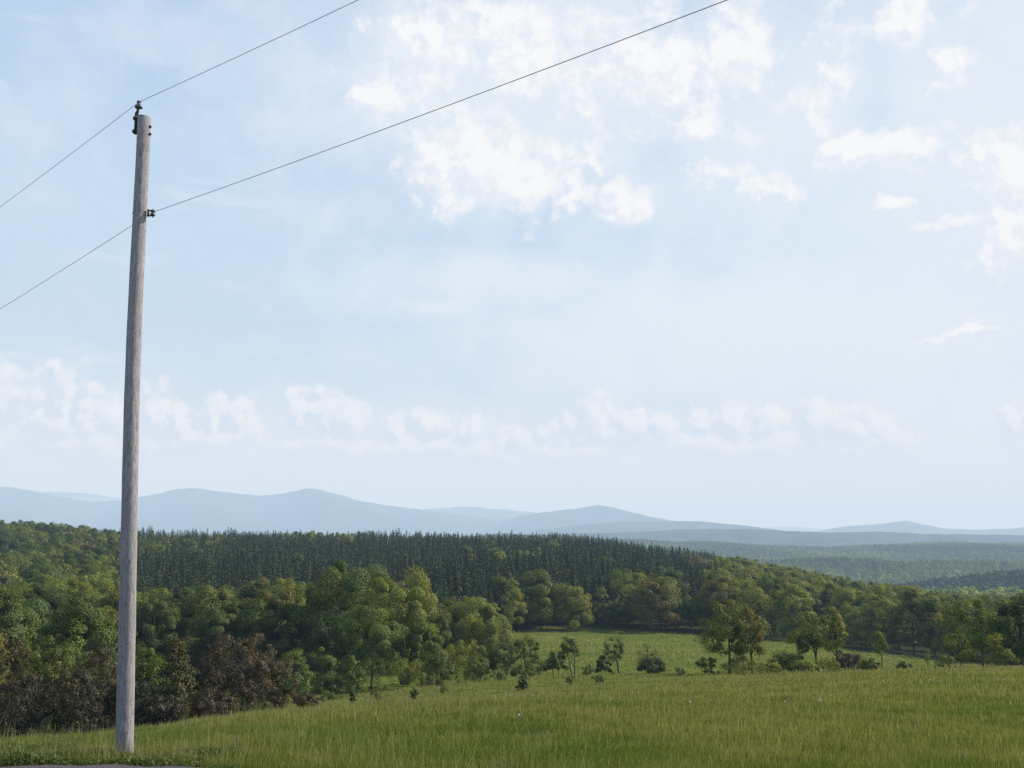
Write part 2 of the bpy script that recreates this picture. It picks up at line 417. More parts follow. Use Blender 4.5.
# great round trees in the middle
put('broadleaf_tree', 352, 172, 563, 96, (0.140, 0.178, 0.029), 'tallest green dome of the great round trees in the middle, rusty at its top', th=0.1, leaf=0.311, ncl=60, nlf=1293, warm=0.2, shape='dome', clump=0.25, core=0.56, shell=0.24, coh=0.42)
put('broadleaf_tree', 402, 160, 572, 84, YEL, 'great yellow-green round tree with a smooth outline against the dark spruces', th=0.08, leaf=0.311, ncl=60, nlf=857, warm=0.12, shape='dome', clump=0.25, core=0.56, shell=0.24, coh=0.42)
put('broadleaf_tree', 372, 146, 607, 84, (0.146, 0.188, 0.030), 'front green tree of the great round trees, leaves down to the grass', th=0.05, leaf=0.266, ncl=60, nlf=971, warm=0.12, shape='dome', clump=0.25, core=0.56, shell=0.24, coh=0.42)
put('broadleaf_tree', 422, 144, 622, 50, GREEN, 'lower green tree at the right shoulder of the great round trees', th=0.05, leaf=0.252, ncl=42, nlf=553, shape='dome', clump=0.3, core=0.56, shell=0.24, coh=0.42)
put('broadleaf_tree', 312, 170, 580, 66, OLIVE, 'olive round tree on the left shoulder of the great round trees', th=0.1, leaf=0.296, ncl=60, nlf=658, warm=0.2, shape='dome', clump=0.25, core=0.56, shell=0.24, coh=0.42)
put('broadleaf_tree', 268, 175, 590, 62, OLIVE, 'olive tree with golden top behind the big reddish thicket', th=0.1, leaf=0.296, ncl=60, nlf=616, warm=0.2, shape='dome', clump=0.25, core=0.56, shell=0.24, coh=0.42)
put('broadleaf_tree', 330, 148, 622, 54, DARK, 'dark shaded tree under the left side of the great round trees', th=0.05, leaf=0.266, ncl=42, nlf=607, shape='dome', clump=0.3, core=0.56, shell=0.24, coh=0.42)
put('bush', 326, 122, 648, 36, GREEN, 'green bush at the grass edge, in front of the shaded tree', 'bush', th=0.04, leaf=0.22, ncl=54, nlf=136, crown='foliage', stems=3, trunk_r=0.06, shape='dome')
put('bush', 374, 136, 656, 44, GREEN, 'broad green bush closing the foot of the front great round tree', 'bush', ncl=44, nlf=90, clump=0.26, **SCRUB)
put('bush', 408, 137, 658, 40, YEL, 'yellow-green bush under the lower right great round tree', 'bush', ncl=40, nlf=90, clump=0.26, **SCRUB)
put('bush', 344, 132, 662, 26, DARK, 'dark low bush between the green and the light green bush at the grass edge', 'bush', ncl=26, nlf=80, **SCRUB)
put('bush', 355, 124, 656, 22, LIGHT, 'small light green bush beside the green one at the grass edge', 'bush', th=0.04, leaf=0.2, ncl=35, nlf=115, crown='foliage', stems=3, trunk_r=0.05, shape='dome')
put('bush', 296, 112, 650, 36, LIGHT, 'bright fresh-green bush behind the right end of the reddish thicket', 'bush', th=0.04, leaf=0.2, ncl=40, nlf=90, crown='foliage', stems=4, trunk_r=0.05, shape='upright')
put('broadleaf_tree', 470, 215, 598, 56, YEL, 'sloping yellow-green tree left above the meadow gap', th=0.08, leaf=0.311, ncl=42, nlf=1015, shape='dome', clump=0.3, core=0.56, shell=0.24, coh=0.42)
put('broadleaf_tree', 497, 225, 617, 42, YEL, 'lower yellow-green tree nearest the meadow gap on its left', th=0.06, leaf=0.296, ncl=42, nlf=687, shape='dome', clump=0.3, core=0.56, shell=0.24, coh=0.42)
# edge of the wood across the lower meadow
put('broadleaf_tree', 541, 302, 571, 58, OLIVE, 'tall golden-olive tree at the far meadow edge, biggest there', th=0.06, leaf=0.407, ncl=42, nlf=1253, warm=0.2, shape='dome', clump=0.3, core=0.56, shell=0.24, coh=0.42)
put('broadleaf_tree', 506, 306, 577, 40, OLIVE, 'golden-topped tree left of the biggest meadow-edge tree', th=0.06, leaf=0.407, ncl=42, nlf=610, warm=0.2, shape='dome', clump=0.3, core=0.56, shell=0.24, coh=0.42)
put('broadleaf_tree', 572, 300, 586, 38, YEL, 'yellow-green tree on the right shoulder of the biggest meadow-edge tree', th=0.06, leaf=0.407, ncl=42, nlf=530, shape='dome', clump=0.3, core=0.56, shell=0.24, coh=0.42)
put('broadleaf_tree', 602, 306, 588, 24, GREEN, 'narrow green tree in the dark gap of the meadow edge', th=0.06, leaf=0.370, ncl=42, nlf=266, shape='upright', clump=0.3, core=0.56, shell=0.24, coh=0.42)
put('broadleaf_tree', 652, 300, 581, 48, RUST, 'rounded rusty-green tree at the meadow edge before the dark spruces', th=0.08, leaf=0.407, ncl=42, nlf=847, warm=0.2, shape='dome', clump=0.3, core=0.56, shell=0.24, coh=0.42)
put('broadleaf_tree', 624, 304, 594, 20, GREEN, 'small green tree left of the rounded rusty-green meadow-edge tree', th=0.06, leaf=0.370, ncl=42, nlf=182, shape='upright', clump=0.3, core=0.56, shell=0.24, coh=0.42)

# reddish thicket on the left, behind the crest
TH = dict(th=0.03, leaf=0.13, aspect=0.45, crown='foliage', trunk_r=0.06)
put('thicket_shrub', 238, 58, 634, 84, BROWN, 'big rounded reddish brown shrub right of the pole, largest of the thicket', 'shrub', ncl=150, nlf=110, clump=0.17, stems=6, warm=0.25, **TH, shape='dome')
put('cedar_shrub', 178, 54, 640, 40, (0.105, 0.098, 0.036), 'pointed olive brown cedar-like shrub between pole and big reddish shrub', 'shrub', ncl=90, nlf=90, clump=0.27, stems=2, shape='cone', warm=0.2, **TH)
put('thicket_shrub', 165, 50, 694, 50, PURPLE, 'low dark shrub hugging the grass right of the pole foot', 'shrub', ncl=60, nlf=90, clump=0.22, stems=5, shape='dome', **TH)
put('thicket_shrub', 216, 52, 688, 56, BROWN, 'low brown shrub at the front foot of the big reddish shrub', 'shrub', ncl=60, nlf=90, clump=0.22, stems=5, shape='dome', **TH)
put('thicket_shrub', 280, 62, 660, 36, BROWN, 'low reddish shrub at the right end of the thicket', 'shrub', ncl=60, nlf=80, clump=0.25, stems=5, warm=0.25, **TH, shape='dome')
put('thicket_shrub', 207, 57, 645, 44, PURPLE, 'dark brown shrub filling the gap behind the pointed one', 'shrub', ncl=80, nlf=90, clump=0.22, stems=5, warm=0.25, **TH, shape='dome')
put('thicket_shrub', 152, 60, 648, 46, GREEN, 'green shrub just right of the pole in the thicket', 'shrub', ncl=80, nlf=85, clump=0.24, stems=4, **TH, shape='dome')
put('thicket_shrub', 308, 50, 690, 34, BROWN, 'low sprawling twiggy shrub trailing onto the grass', 'shrub', ncl=30, nlf=50, clump=0.3, stems=6, warm=0.25, shape='flat', **TH)
put('thicket_shrub', 98, 58, 640, 62, BROWN, 'brown shrub just left of the pole in the thicket', 'shrub', ncl=110, nlf=95, clump=0.2, stems=5, warm=0.25, **TH, shape='dome')
put('thicket_shrub', 50, 56, 636, 64, OLIVE, 'olive brown shrub midway between the pole and the left edge', 'shrub', ncl=110, nlf=95, clump=0.2, stems=5, warm=0.25, **TH, shape='dome')
put('thicket_shrub', 6, 55, 640, 60, BROWN, 'reddish dark shrub cut by the left edge of the picture', 'shrub', ncl=110, nlf=95, clump=0.2, stems=5, warm=0.25, **TH, shape='dome')
put('thicket_shrub', -45, 54, 640, 64, OLIVE, 'olive shrub just past the left edge of the picture', 'shrub', ncl=60, nlf=70, clump=0.25, stems=5, **TH, shape='dome')
put('thicket_shrub', 28, 50, 672, 70, PURPLE, 'low dark purple-brown shrub at the front left of the thicket', 'shrub', ncl=90, nlf=90, clump=0.2, stems=5, **TH, shape='dome')
put('thicket_shrub', 82, 51, 668, 62, PURPLE, 'low dark shrub in front of the brown one left of the pole', 'shrub', ncl=90, nlf=90, clump=0.2, stems=5, **TH, shape='dome')
put('thicket_shrub', 132, 53, 672, 56, PURPLE, 'low dark shrub directly behind the pole foot', 'shrub', ncl=80, nlf=90, clump=0.2, stems=5, **TH, shape='dome')
put('sapling', 75, 66, 618, 22, LIGHT, 'light green sapling poking out above the thicket left of the pole', 'sapling', th=0.1, leaf=0.16, ncl=40, nlf=45, clump=0.45, shape='upright', trunk_r=0.04, bark=M_BIRCH)
put('sapling', 108, 67, 622, 26, LIGHT, 'light green sapling above the thicket nearest the pole', 'sapling', th=0.1, leaf=0.16, ncl=40, nlf=45, clump=0.45, shape='upright', trunk_r=0.04, bark=M_BIRCH)
put('sapling', 30, 68, 622, 30, GREEN, 'green sapling above the thicket near the left picture edge', 'sapling', th=0.1, leaf=0.16, ncl=44, nlf=45, clump=0.42, shape='upright', trunk_r=0.04, bark=M_BIRCH)

# spruce seedling and tufts on the second rise of the field
x, z, H, R = stand(523, 88, 673, 13)
tg, cg = conifer(900, H, R, 8, 0.02, 8, 5, 0.32)
parts_tree('spruce_seedling', tg, cg, (x, 88, z), 0, SPRUCE, 'tiny dark spruce seedling alone on the grassy rise', 'seedling', None, None, M_NEEDLE)
for px, Y, top, w, lab in ((354, 66, 691, 7, 'small dark weed clump on the rise, near the trailing shrub'), (415, 74, 688, 11, 'small dark weed clump on the rise below the great round trees'),
                           (377, 84, 690, 14, 'low wide weed clump closest to the great round trees'), (443, 92, 680, 11, 'brownish weed clump under the willowy bush'),
                           (570, 96, 674, 11, 'brownish weed clump in front of the crooked two-stemmed tree'), (599, 94, 674, 14, 'low weed clump in front of the near-black bush'),
                           (680, 112, 667, 14, 'weed clump right of the small meadow trees')):
    put('weed_clump', px, Y, top, w, OLIVE if 'brown' in lab else DARK, lab, 'weeds', th=0.03, leaf=0.12, ncl=14, nlf=36, clump=0.45, crown='foliage', stems=3, trunk_r=0.02)

# ---- the woods
decid = [broadleaf(300 + i, 15, [6.0, 6.8, 5.2, 6.2, 4.2, 7.0, 5.6, 4.6][i], [0.6, 1, 0.5, 0.6, 0.4, 1, 0.5, 0.5][i], 44, 330, 0.42, 0.31, 4, core=0.56, shell=0.24, coh=0.42,
                   shape=['round', 'flat', 'dome', 'dome', 'upright', 'dome', 'round', 'upright'][i], trunk_n=5) for i in range(8)]
conif = [conifer(400 + i, 18, [2.8, 2.4, 3.1, 2.6, 3.3][i], 22, 0.1, 12, 7, 0.68) for i in range(5)]
ME_D = [single('broadleaf_tree', t, c, M_LEAF, M_BARK) for t, c in decid]
near_d = [broadleaf(330 + i, 15, [6.0, 5.2, 6.6, 4.6][i], 0.5, 54, 760, 0.25, 0.28, 6, core=0.56, shell=0.24, coh=0.42, shape=['dome', 'round', 'dome', 'upright'][i], trunk_n=5) for i in range(4)]
ME_DN = [single('broadleaf_tree', t, c, M_LEAF, M_BARK) for t, c in near_d]
ME_DB = [single('birch_tree', *broadleaf(350 + i, 14, 3.0, 3.0, 60, 60, 0.34, 0.3, 6, shape='upright', trunk_r=0.15, trunk_n=5), M_LEAF, M_BIRCH) for i in range(2)]
ME_C = [single('spruce_tree', t, c, M_NEEDLE, M_BARK) for t, c in conif]
DW = [5.8, 6.6, 5.0, 6.0, 3.4, 6.8, 5.4, 3.6]
DNW = [5.8, 5.0, 6.4, 3.8]

EPX = [-400, 0, 100, 145, 280, 330, 400, 440, 470, 520, 545, 640, 700, 760, 830, 900, 960, 1024, 1400]
EY0 = [85, 96, 105, 165, 172, 180, 185, 200, 240, 300, 312, 312, 300, 300, 296, 284, 264, 232, 190]
EY1 = [760, 760, 770, 770, 780, 780, 780, 780, 780, 780, 780, 780, 760, 700, 640, 620, 600, 600, 600]
CPX = [-400, 112, 134, 200, 260, 330, 450, 520, 600, 680, 712, 716, 1400]
CY0 = [9999, 9999, 270, 270, 300, 300, 262, 305, 322, 326, 420, 9999, 9999]
trees = []
def forest_kind(px, Y, r):
    if Y > np.interp(px, CPX, CY0): 
        # pale broadleaf pockets inside the spruce stand
        if 300 < px < 370 and 640 < Y < 700: return 'd'
        if 160 < px < 230 and 540 < Y < 610: return 'd'
        if 140 < px < 175 and 470 < Y < 520: return 'd'
        return 'd' if r.random() < 0.03 else 'c'
    if px > 690 and r.random() < 0.02 and Y > 380: return 'c'
    return 'd'
r = np.random.default_rng(21)
Y = 76.0
while Y < 785:
    step = 4.2 if Y > 320 else 5.2
    xs = np.arange(-0.66 * Y, 0.66 * Y, step) + r.uniform(0, step)
    for x in xs:
        xx, yy = x + r.uniform(-1.8, 1.8), Y + r.uniform(-1.8, 1.8)
        px = 512 + F * 1.0 * xx / yy / 1.015
        if not (np.interp(px, EPX, EY0) < yy < np.interp(px, EPX, EY1)): continue
        k = forest_kind(px + r.normal(0, 6), yy + r.normal(0, 10), r)
        if k == 'd' and r.random() < (0.68 if Y > 320 else 0.62): continue
        z = float(gz(xx, yy))
        if k == 'c':
            if r.random() < 0.10: continue
            H = r.triangular(10, 15.5, 19.5) + 2.2 * math.sin(xx * 0.05 + yy * 0.03) * math.sin(yy * 0.06); i = int(r.integers(5)); s = H / 18 * r.uniform(0.95, 1.2); w = 2.6 * s
        else:
            H = r.uniform(10, 18.5) * np.interp(yy, [70, 140, 260], [0.62, 0.86, 1.0])
            if px > 900: H *= 0.9
            if yy > 600 and px < 130: H *= 0.95
            i = int(r.integers(8)); s = H / 15; w = DW[i] * s
            if yy < 240: i = 10 + int(r.integers(4)); w = DNW[i - 10] * s
            if px < 130 and yy < 330 and r.random() < 0.3: i = 8 + int(r.integers(2)); s = H / 14; w = 2.4 * s
        if k == 'd' and yy < 335 and px < 720:
            lim = np.interp(px, [-100, 0, 110, 140, 230, 262, 330, 370, 420, 445, 480, 515, 560, 700], [552, 556, 562, 584, 584, 578, 580, 580, 584, 592, 598, 578, 578, 560])
            Hm = P(px, lim + r.uniform(0, 14), yy).z - z
            if Hm < 5: continue
            if H > Hm: w *= max(0.75, Hm / H); s *= max(0.75, Hm / H); H = Hm
        trees.append(dict(k=k, x=xx, y=yy, z=z, H=H, i=i, s=s, w=w, px=px))
    Y += step * (0.9 if Y > 320 else 1.0)

# which of them the photograph shows, front to back
OFF = 100
hz = np.full(1024 + 2 * OFF, 800.0)
for c in range(len(hz)):
    rows = [project((c - OFF - 512) / F / 1.025 * yy, yy, float(gz((c - OFF - 512) / F / 1.025 * yy, yy)))[1] for yy in (20, 26, 34, 45, 58)]
    hz[c] = min(rows)
trees.sort(key=lambda t: t['y'])
for t in trees:
    pxc, top = project(t['x'], t['y'], t['z'] + t['H'])
    _, bot = project(t['x'], t['y'], t['z'])
    hw = t['w'] * F / t['y']
    a = 0.0
    c0, c1 = int(max(0, pxc - hw + OFF)), int(min(len(hz) - 1, pxc + hw + OFF))
    for c in range(c0, c1 + 1):
        q = min(1, abs(c - OFF - pxc) / (hw + 1e-6))
        tp = top + (bot - top) * (0.85 * q if t['k'] == 'c' else 0.5 * (1 - math.sqrt(1 - q * q)))
        if tp < hz[c]:
            if 0 <= c - OFF < 1024: a += min(hz[c], bot) - tp
            hz[c] = tp if t['k'] == 'd' else min(hz[c], tp + 1)
    t['a'] = a; t['pxc'] = pxc; t['top'] = top; t['vis'] = a > 0.8 or (c1 > c0 and (pxc < 0 or pxc > 1024) and t['y'] < 400)
vis = [t for t in trees if t['vis']]

def tone_for(t, r):
    px, y = t['pxc'], t['y']
    u = r.random()
    if t['k'] == 'c': return 'dark', np.array(SPRUCE) * r.uniform(0.65, 1.5) * np.array([r.uniform(0.85, 1.35), 1, 1])
    if px > 690:
        fam = [('yellow-green', YEL, .50), ('mid green', GREEN, .28), ('olive', OLIVE, .17), ('rusty', RUST, .05)]
    elif px < 140 and y > 420:
        fam = [('yellow-green', YEL, .16), ('mid green', GREEN, .36), ('dark green', DARK, .25), ('olive', OLIVE, .13), ('rusty', RUST, .05), ('mid green', GREEN, .05)]
    else:
        fam = [('yellow-green', YEL, .28), ('mid green', GREEN, .38), ('olive', OLIVE, .20), ('rusty', RUST, .06), ('dark green', DARK, .08)]
    for n, c, p in fam:
        if u < p: break
        u -= p
    return n, np.array(c) * r.uniform(0.82, 1.18)
def area_for(t):
    px, y = t['pxc'], t['y']
    if t['k'] == 'c':
        if px > 690: return 'scattered among the broadleaf trees on the right slope'
        return 'in the dense stand along the ridge, upper rows' if t['top'] < 545 else 'in the dense stand on the hill, lower rows'
    if px > 690: return 'in the wood on the right slope, front rows' if y < 360 else 'in the wood on the right slope, far rows'
    if px < 150: return 'on the left hillside, far rows under the skyline' if y > 420 else ('on the left hillside, middle rows' if y > 220 else 'low on the left hillside behind the thicket')
    if px < 445: return 'behind the great round trees' if px > 290 else 'in the wood right of the pole, behind the thicket'
    return 'between the lower meadow and the spruces'
order = {k: sorted([t for t in vis if t['k'] == k], key=lambda t: -t['a']) for k in 'dc'}
LIM = {'d': 255, 'c': 285}
for k in 'dc':
    for t in order[k][:LIM[k]]:
        if t['a'] <= 0: t['rest'] = True; continue
        tn, col = tone_for(t, r)
        if k == 'c': o = link('spruce_tree', ME_C[t['i']]); nm = 'dark green spruce with a pointed top'; cat = 'spruce'
        elif t['i'] >= 10: o = link('broadleaf_tree', ME_DN[t['i'] - 10]); nm = tn + ' broadleaf tree'; cat = 'tree'
        elif t['i'] >= 8: o = link('birch_tree', ME_DB[t['i'] - 8]); nm = tn + ' birch with pale stem'; cat = 'tree'
        else: o = link('broadleaf_tree', ME_D[t['i']]); nm = tn + ' broadleaf tree'; cat = 'tree'
        o.location = (t['x'], t['y'], t['z']); o.rotation_euler = (0, 0, r.uniform(0, 6.28))
        o.scale = (t['s'] * r.uniform(0.95, 1.15), t['s'] * r.uniform(0.95, 1.15), t['H'] / (18 if k == 'c' else 14 if t['i'] in (8, 9) else 15))
        o.color = (*col, 1)
        lab = f"{nm} {area_for(t)}"
        tag(o, lab, cat, lab.replace('tree', 'trees', 1) if 'tree' in nm else lab + ', all alike')
    for t in order[k][LIM[k]:]: t['rest'] = True

# the rest of each wood as one mass
low_d = [broadleaf(500 + i, 15, 6.0, 0.6, 34, 66, 0.9, 0.33, 0, shape='dome', core=0.56, shell=0.24, coh=0.42, trunk_n=4)[1].arrays() for i in range(3)]
low_c = [conifer(520 + i, 18, 2.9, 16, 0.15, 8, 5, 1.0)[1].arrays() for i in range(3)]
def mass(name, lst, src, H0, mat, label):
    V, Q, C, n = [], [], [], 0
    for t in lst:
        v, q, c, m = src[int(r.integers(len(src)))]
        a = r.uniform(0, 6.28); s = t['H'] / H0
        x = (v[:, 0] * math.cos(a) - v[:, 1] * math.sin(a)) * s + t['x']
        y = (v[:, 0] * math.sin(a) + v[:, 1] * math.cos(a)) * s + t['y']
        V.append(np.stack([x, y, v[:, 2] * s + t['z']], 1)); Q.append(q + n); C.append(c * t['col']); n += len(v)
    o = link(name, make_mesh(name, np.concatenate(V), np.concatenate(Q), np.concatenate(C), None, (mat,)))
    o.color = (1, 1, 1, 1)
    tag(o, label, 'wood', None, 'stuff')
for t in vis:
    if t.get('rest'): t['col'] = tone_for(t, r)[1]
rd = [t for t in vis if t.get('rest') and t['k'] == 'd']; rc = [t for t in vis if t.get('rest') and t['k'] == 'c']
print('trees', len(trees), 'visible', len(vis), 'rest', len(rd), len(rc))
if rd: mass('broadleaf_wood', rd, low_d, 15, M_LEAF, 'remaining broadleaf trees filling the gaps in the near woods')
if rc: mass('spruce_wood', rc, low_c, 18, M_NEEDLE, 'remaining dark spruces filling the stand on the hill')

# far wooded valley and ridge
r = np.random.default_rng(33)
far = []
Yf = 900.0
hz2 = np.full(1400, 9999.0)
while Yf < 4600:
    st = 9.0 + Yf / 700
    xs = np.arange(-0.12 * Yf, 0.72 * Yf, st); xs = xs + r.uniform(-3, 3, len(xs))
    ys = Yf + r.uniform(-4, 4, len(xs))
    zs = gz(xs, ys)
    hs = r.uniform(10, 17, len(xs))
    pxs, tops = project(xs, ys, zs + hs)
    for x, y, z, h, p_, tp in zip(xs, ys, zs, hs, pxs, tops):
        if not (400 < p_ < 1150): continue
        c = int(p_)
        if tp < hz2[c] + 1.2:
            conif_band = p_ > 790 and 1150 < y < 1800
            base = np.array([SPRUCE, GREEN, YEL, DARK, OLIVE][0 if conif_band else int(r.choice([1, 1, 2, 2, 3, 4]))]) * r.uniform(0.8, 1.2) * (1.2 + 1.1 * mnoise.noise(Vector((x * 0.0016, y * 0.0022, 3.0))))
            far.append(dict(x=x, y=y, z=z, H=h, col=base))
        hz2[c] = min(hz2[c], tp)
    Yf += st * 1.3
lowf = [broadleaf(600 + i, 12, 4.8, 0, 14, 7, 2.6, 0.38, 0, shape='round', trunk_n=4)[1].arrays() for i in range(4)]
print('far trees', len(far))
mass('far_wood', far, lowf, 12, M_LEAF, 'hazy wooded ridge beyond the valley on the right')

# ------------------------------------------------------------------ ground sheet
ys = np.concatenate([[-60, -40, -25, -15, -8, -3, 0, 3, 6, 9], np.exp(np.linspace(math.log(11), math.log(88000), 520))])
us = np.linspace(-1.35, 1.35, 340)
YY, UU = np.meshgrid(ys, us, indexing='ij')
XX = UU * (np.maximum(YY, 0) + 14)
ZZ = gz(XX, YY)
v = np.stack([XX, YY, ZZ], -1).reshape(-1, 3)
n1, n2 = len(ys), len(us)
I, J = np.meshgrid(np.arange(n1 - 1), np.arange(n2 - 1), indexing='ij')
b = (I * n2 + J).ravel()
q = np.stack([b, b + 1, b + n2 + 1, b + n2], 1)
PX = 512 + F * XX / np.maximum(YY, 1) / 1.015
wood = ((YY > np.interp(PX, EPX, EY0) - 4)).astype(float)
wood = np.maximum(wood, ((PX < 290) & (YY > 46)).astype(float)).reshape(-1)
M_GROUND, nt = nodes('grassland')
geo = N(nt, 'ShaderNodeNewGeometry')
at = N(nt, 'ShaderNodeAttribute', attribute_name='col')
sep = N(nt, 'ShaderNodeSeparateColor'); L(nt, at.outputs['Color'], sep.inputs[0])
n_a = noise_n(nt, geo.outputs['Position'], 0.05, 5); n_b = noise_n(nt, geo.outputs['Position'], 1.3, 6, 0.7); n_c = noise_n(nt, geo.outputs['Position'], 0.012, 4)
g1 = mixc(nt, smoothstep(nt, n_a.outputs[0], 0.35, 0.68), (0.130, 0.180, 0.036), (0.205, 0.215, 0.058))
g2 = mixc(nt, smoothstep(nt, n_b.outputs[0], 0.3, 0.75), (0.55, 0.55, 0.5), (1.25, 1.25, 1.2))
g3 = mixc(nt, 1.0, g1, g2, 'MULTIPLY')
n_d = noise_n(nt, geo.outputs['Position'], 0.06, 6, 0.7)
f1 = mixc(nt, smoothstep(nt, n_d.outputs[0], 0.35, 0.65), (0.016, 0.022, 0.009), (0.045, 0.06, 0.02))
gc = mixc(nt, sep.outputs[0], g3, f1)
p = N(nt, 'ShaderNodeBsdfDiffuse'); L(nt, gc, p.inputs['Color'])
bm_ = N(nt, 'ShaderNodeBump'); bm_.inputs['Strength'].default_value = 0.6; bm_.inputs['Distance'].default_value = 0.15; L(nt, n_b.outputs[0], bm_.inputs['Height']); L(nt, bm_.outputs[0], p.inputs['Normal'])
o_ = N(nt, 'ShaderNodeOutputMaterial'); L(nt, p.outputs[0], o_.inputs[0])
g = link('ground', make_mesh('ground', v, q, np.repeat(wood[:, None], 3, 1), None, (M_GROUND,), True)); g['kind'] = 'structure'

# gravel road whose far shoulder just enters the picture at the lower left
def edge_y(x): return 15.05 - 0.40 * (x + 7.2)
for _p in ((-6.6,), (-5.0,), (-4.0,)):
    print('edge', project(_p[0], edge_y(_p[0]), float(gz(_p[0], edge_y(_p[0])))))
rx = np.linspace(-40, 40, 161); rw = np.linspace(0, 5.2, 27)
RX, RW = np.meshgrid(rx, rw, indexing='ij')
RY = edge_y(RX) - RW + 0.12 * np.sin(RX * 2.1) * (RW < 0.1)
RZ = gz(RX, RY) + 0.05 + 0.02 * np.sin(RX * 7 + RY * 5)
I, J = np.meshgrid(np.arange(160), np.arange(26), indexing='ij'); b = (I * 27 + J).ravel()
M_ROAD, nt = nodes('gravel')
geo = N(nt, 'ShaderNodeNewGeometry')
vo = N(nt, 'ShaderNodeTexVoronoi'); vo.inputs['Scale'].default_value = 28; L(nt, geo.outputs['Position'], vo.inputs['Vector'])
nn = noise_n(nt, geo.outputs['Position'], 2.0, 5)
c1 = mixc(nt, vo.outputs['Color'], (0.035, 0.03, 0.035), (0.13, 0.11, 0.12))
c2 = mixc(nt, nn.outputs[0], c1, (0.09, 0.075, 0.08))
p = N(nt, 'ShaderNodeBsdfPrincipled'); L(nt, c2, p.inputs['Base Color']); p.inputs['Roughness'].default_value = 0.95
bp = N(nt, 'ShaderNodeBump'); bp.inputs['Strength'].default_value = 0.8; bp.inputs['Distance'].default_value = 0.03; L(nt, vo.outputs['Distance'], bp.inputs['Height']); L(nt, bp.outputs[0], p.inputs['Normal'])
o_ = N(nt, 'ShaderNodeOutputMaterial'); L(nt, p.outputs[0], o_.inputs[0])
road = link('road', make_mesh('road', np.stack([RX, RY, RZ], -1).reshape(-1, 3), np.stack([b, b + 1, b + 28, b + 27], 1)[:, ::-1], None, None, (M_ROAD,), True)); road['kind'] = 'structure'

# ------------------------------------------------------------------ grass
r = np.random.default_rng(5)
LAT = np.random.default_rng(11).random((256, 256))
def vn(x, y, sc_):
    a, b = np.asarray(x) / sc_, np.asarray(y) / sc_
    i, j = np.floor(a).astype(int), np.floor(b).astype(int); u, v = a - i, b - j
    u, v = u * u * (3 - 2 * u), v * v * (3 - 2 * v)
    g = lambda p, q: LAT[p % 256, q % 256]
    return (g(i, j) * (1 - u) + g(i + 1, j) * u) * (1 - v) + (g(i, j + 1) * (1 - u) + g(i + 1, j + 1) * u) * v
def patch(x, y):
    return 1.9 * ((vn(x, y, 5.5) + 0.7 * vn(x + 40, y, 2.1) + 0.5 * vn(x, y + 70, 0.8)) / 2.2 - 0.5) * 1.6
def patch_old(x, y):
    return (np.sin(x * 0.35 + 1.2 * np.sin(y * 0.12)) + np.sin(y * 0.22 + 1.5 * np.sin(x * 0.17 + 1)) + 0.7 * np.sin(x * 0.9 + y * 0.4) + 0.5 * np.sin(x * 2.1 - y * 1.3)) / 3.2
def blades(n, y0, y1, u=0.64, hmul=1.0, hrange=(0.13, 0.27), keep=None, tan_p=0.14, dark=1.0):
    y = np.exp(r.uniform(math.log(y0), math.log(y1), n)); x = r.uniform(-u, u, n) * y
    if keep is not None:
        k = keep(x, y); x, y = x[k], y[k]; n = len(x)
    z = gz(x, y)
    pt = patch(x, y)
    # clumpy height
    hh = hmul * r.uniform(*hrange, n) * (0.55 + 0.9 * vn(x, y, 0.45)) * (0.75 + 0.5 * vn(x + 9, y, 2.6))
    seed = r.random(n) < np.clip(tan_p + 0.16 * pt + 0.10 * np.clip((y - 20) / 40, 0, 1) + 0.14 * np.clip((y - 68) / 12, 0, 1), 0.02, 0.6)
    hh = np.where(seed, hh * 1.25, hh)
    wd = np.maximum(0.0055, 0.0004 * y) * r.uniform(0.7, 1.4, n)
    th = r.uniform(0, 6.28, n); le = r.uniform(0.05, 0.7, n) * hh * np.where(seed, 0.45, 1.0)
    lx, ly = np.cos(th) * le + 0.05 * hh, np.sin(th) * le
    pa = r.uniform(0, 6.28, n); px_, py_ = np.cos(pa) * wd, np.sin(pa) * wd
    B = np.stack([x, y, z - 0.03], 1)
    D = np.stack([px_, py_, 0 * x], 1) / 2
    Mi = B + np.stack([lx * 0.3, ly * 0.3, hh * 0.6], 1)
    T = B + np.stack([lx, ly, hh], 1)
    V = np.stack([B - D, B + D, Mi + D * 0.8, Mi - D * 0.8, T + D * 0.15, T - D * 0.15], 1).reshape(-1, 3)
    i0 = np.arange(n) * 6
    Q = np.concatenate([np.stack([i0, i0 + 1, i0 + 2, i0 + 3], 1), np.stack([i0 + 3, i0 + 2, i0 + 4, i0 + 5], 1)])
    t = r.uniform(0.6, 1.35, n)[:, None]
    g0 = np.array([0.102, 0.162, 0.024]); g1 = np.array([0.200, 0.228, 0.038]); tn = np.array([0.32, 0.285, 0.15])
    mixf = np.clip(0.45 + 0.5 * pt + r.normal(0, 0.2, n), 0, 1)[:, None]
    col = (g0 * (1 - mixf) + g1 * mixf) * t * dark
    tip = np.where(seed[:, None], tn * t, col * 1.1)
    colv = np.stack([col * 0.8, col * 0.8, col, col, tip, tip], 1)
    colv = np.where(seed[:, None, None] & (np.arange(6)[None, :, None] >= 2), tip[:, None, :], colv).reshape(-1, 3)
    return V, Q, colv
def off_road(x, y): return y > edge_y(x) + 0.05 + 0.2 * np.sin(x * 3.3) * np.sin(x * 1.1)
def field_only(x, y):
    p_ = 512 + F * x / y / 1.015
    return off_road(x, y) & (y > edge_y(x) + 0.35) & (y < np.interp(p_, [-200, 0, 150, 290, 330, 420, 470, 1100], [44, 46, 52, 60, 135, 140, 150, 150]))
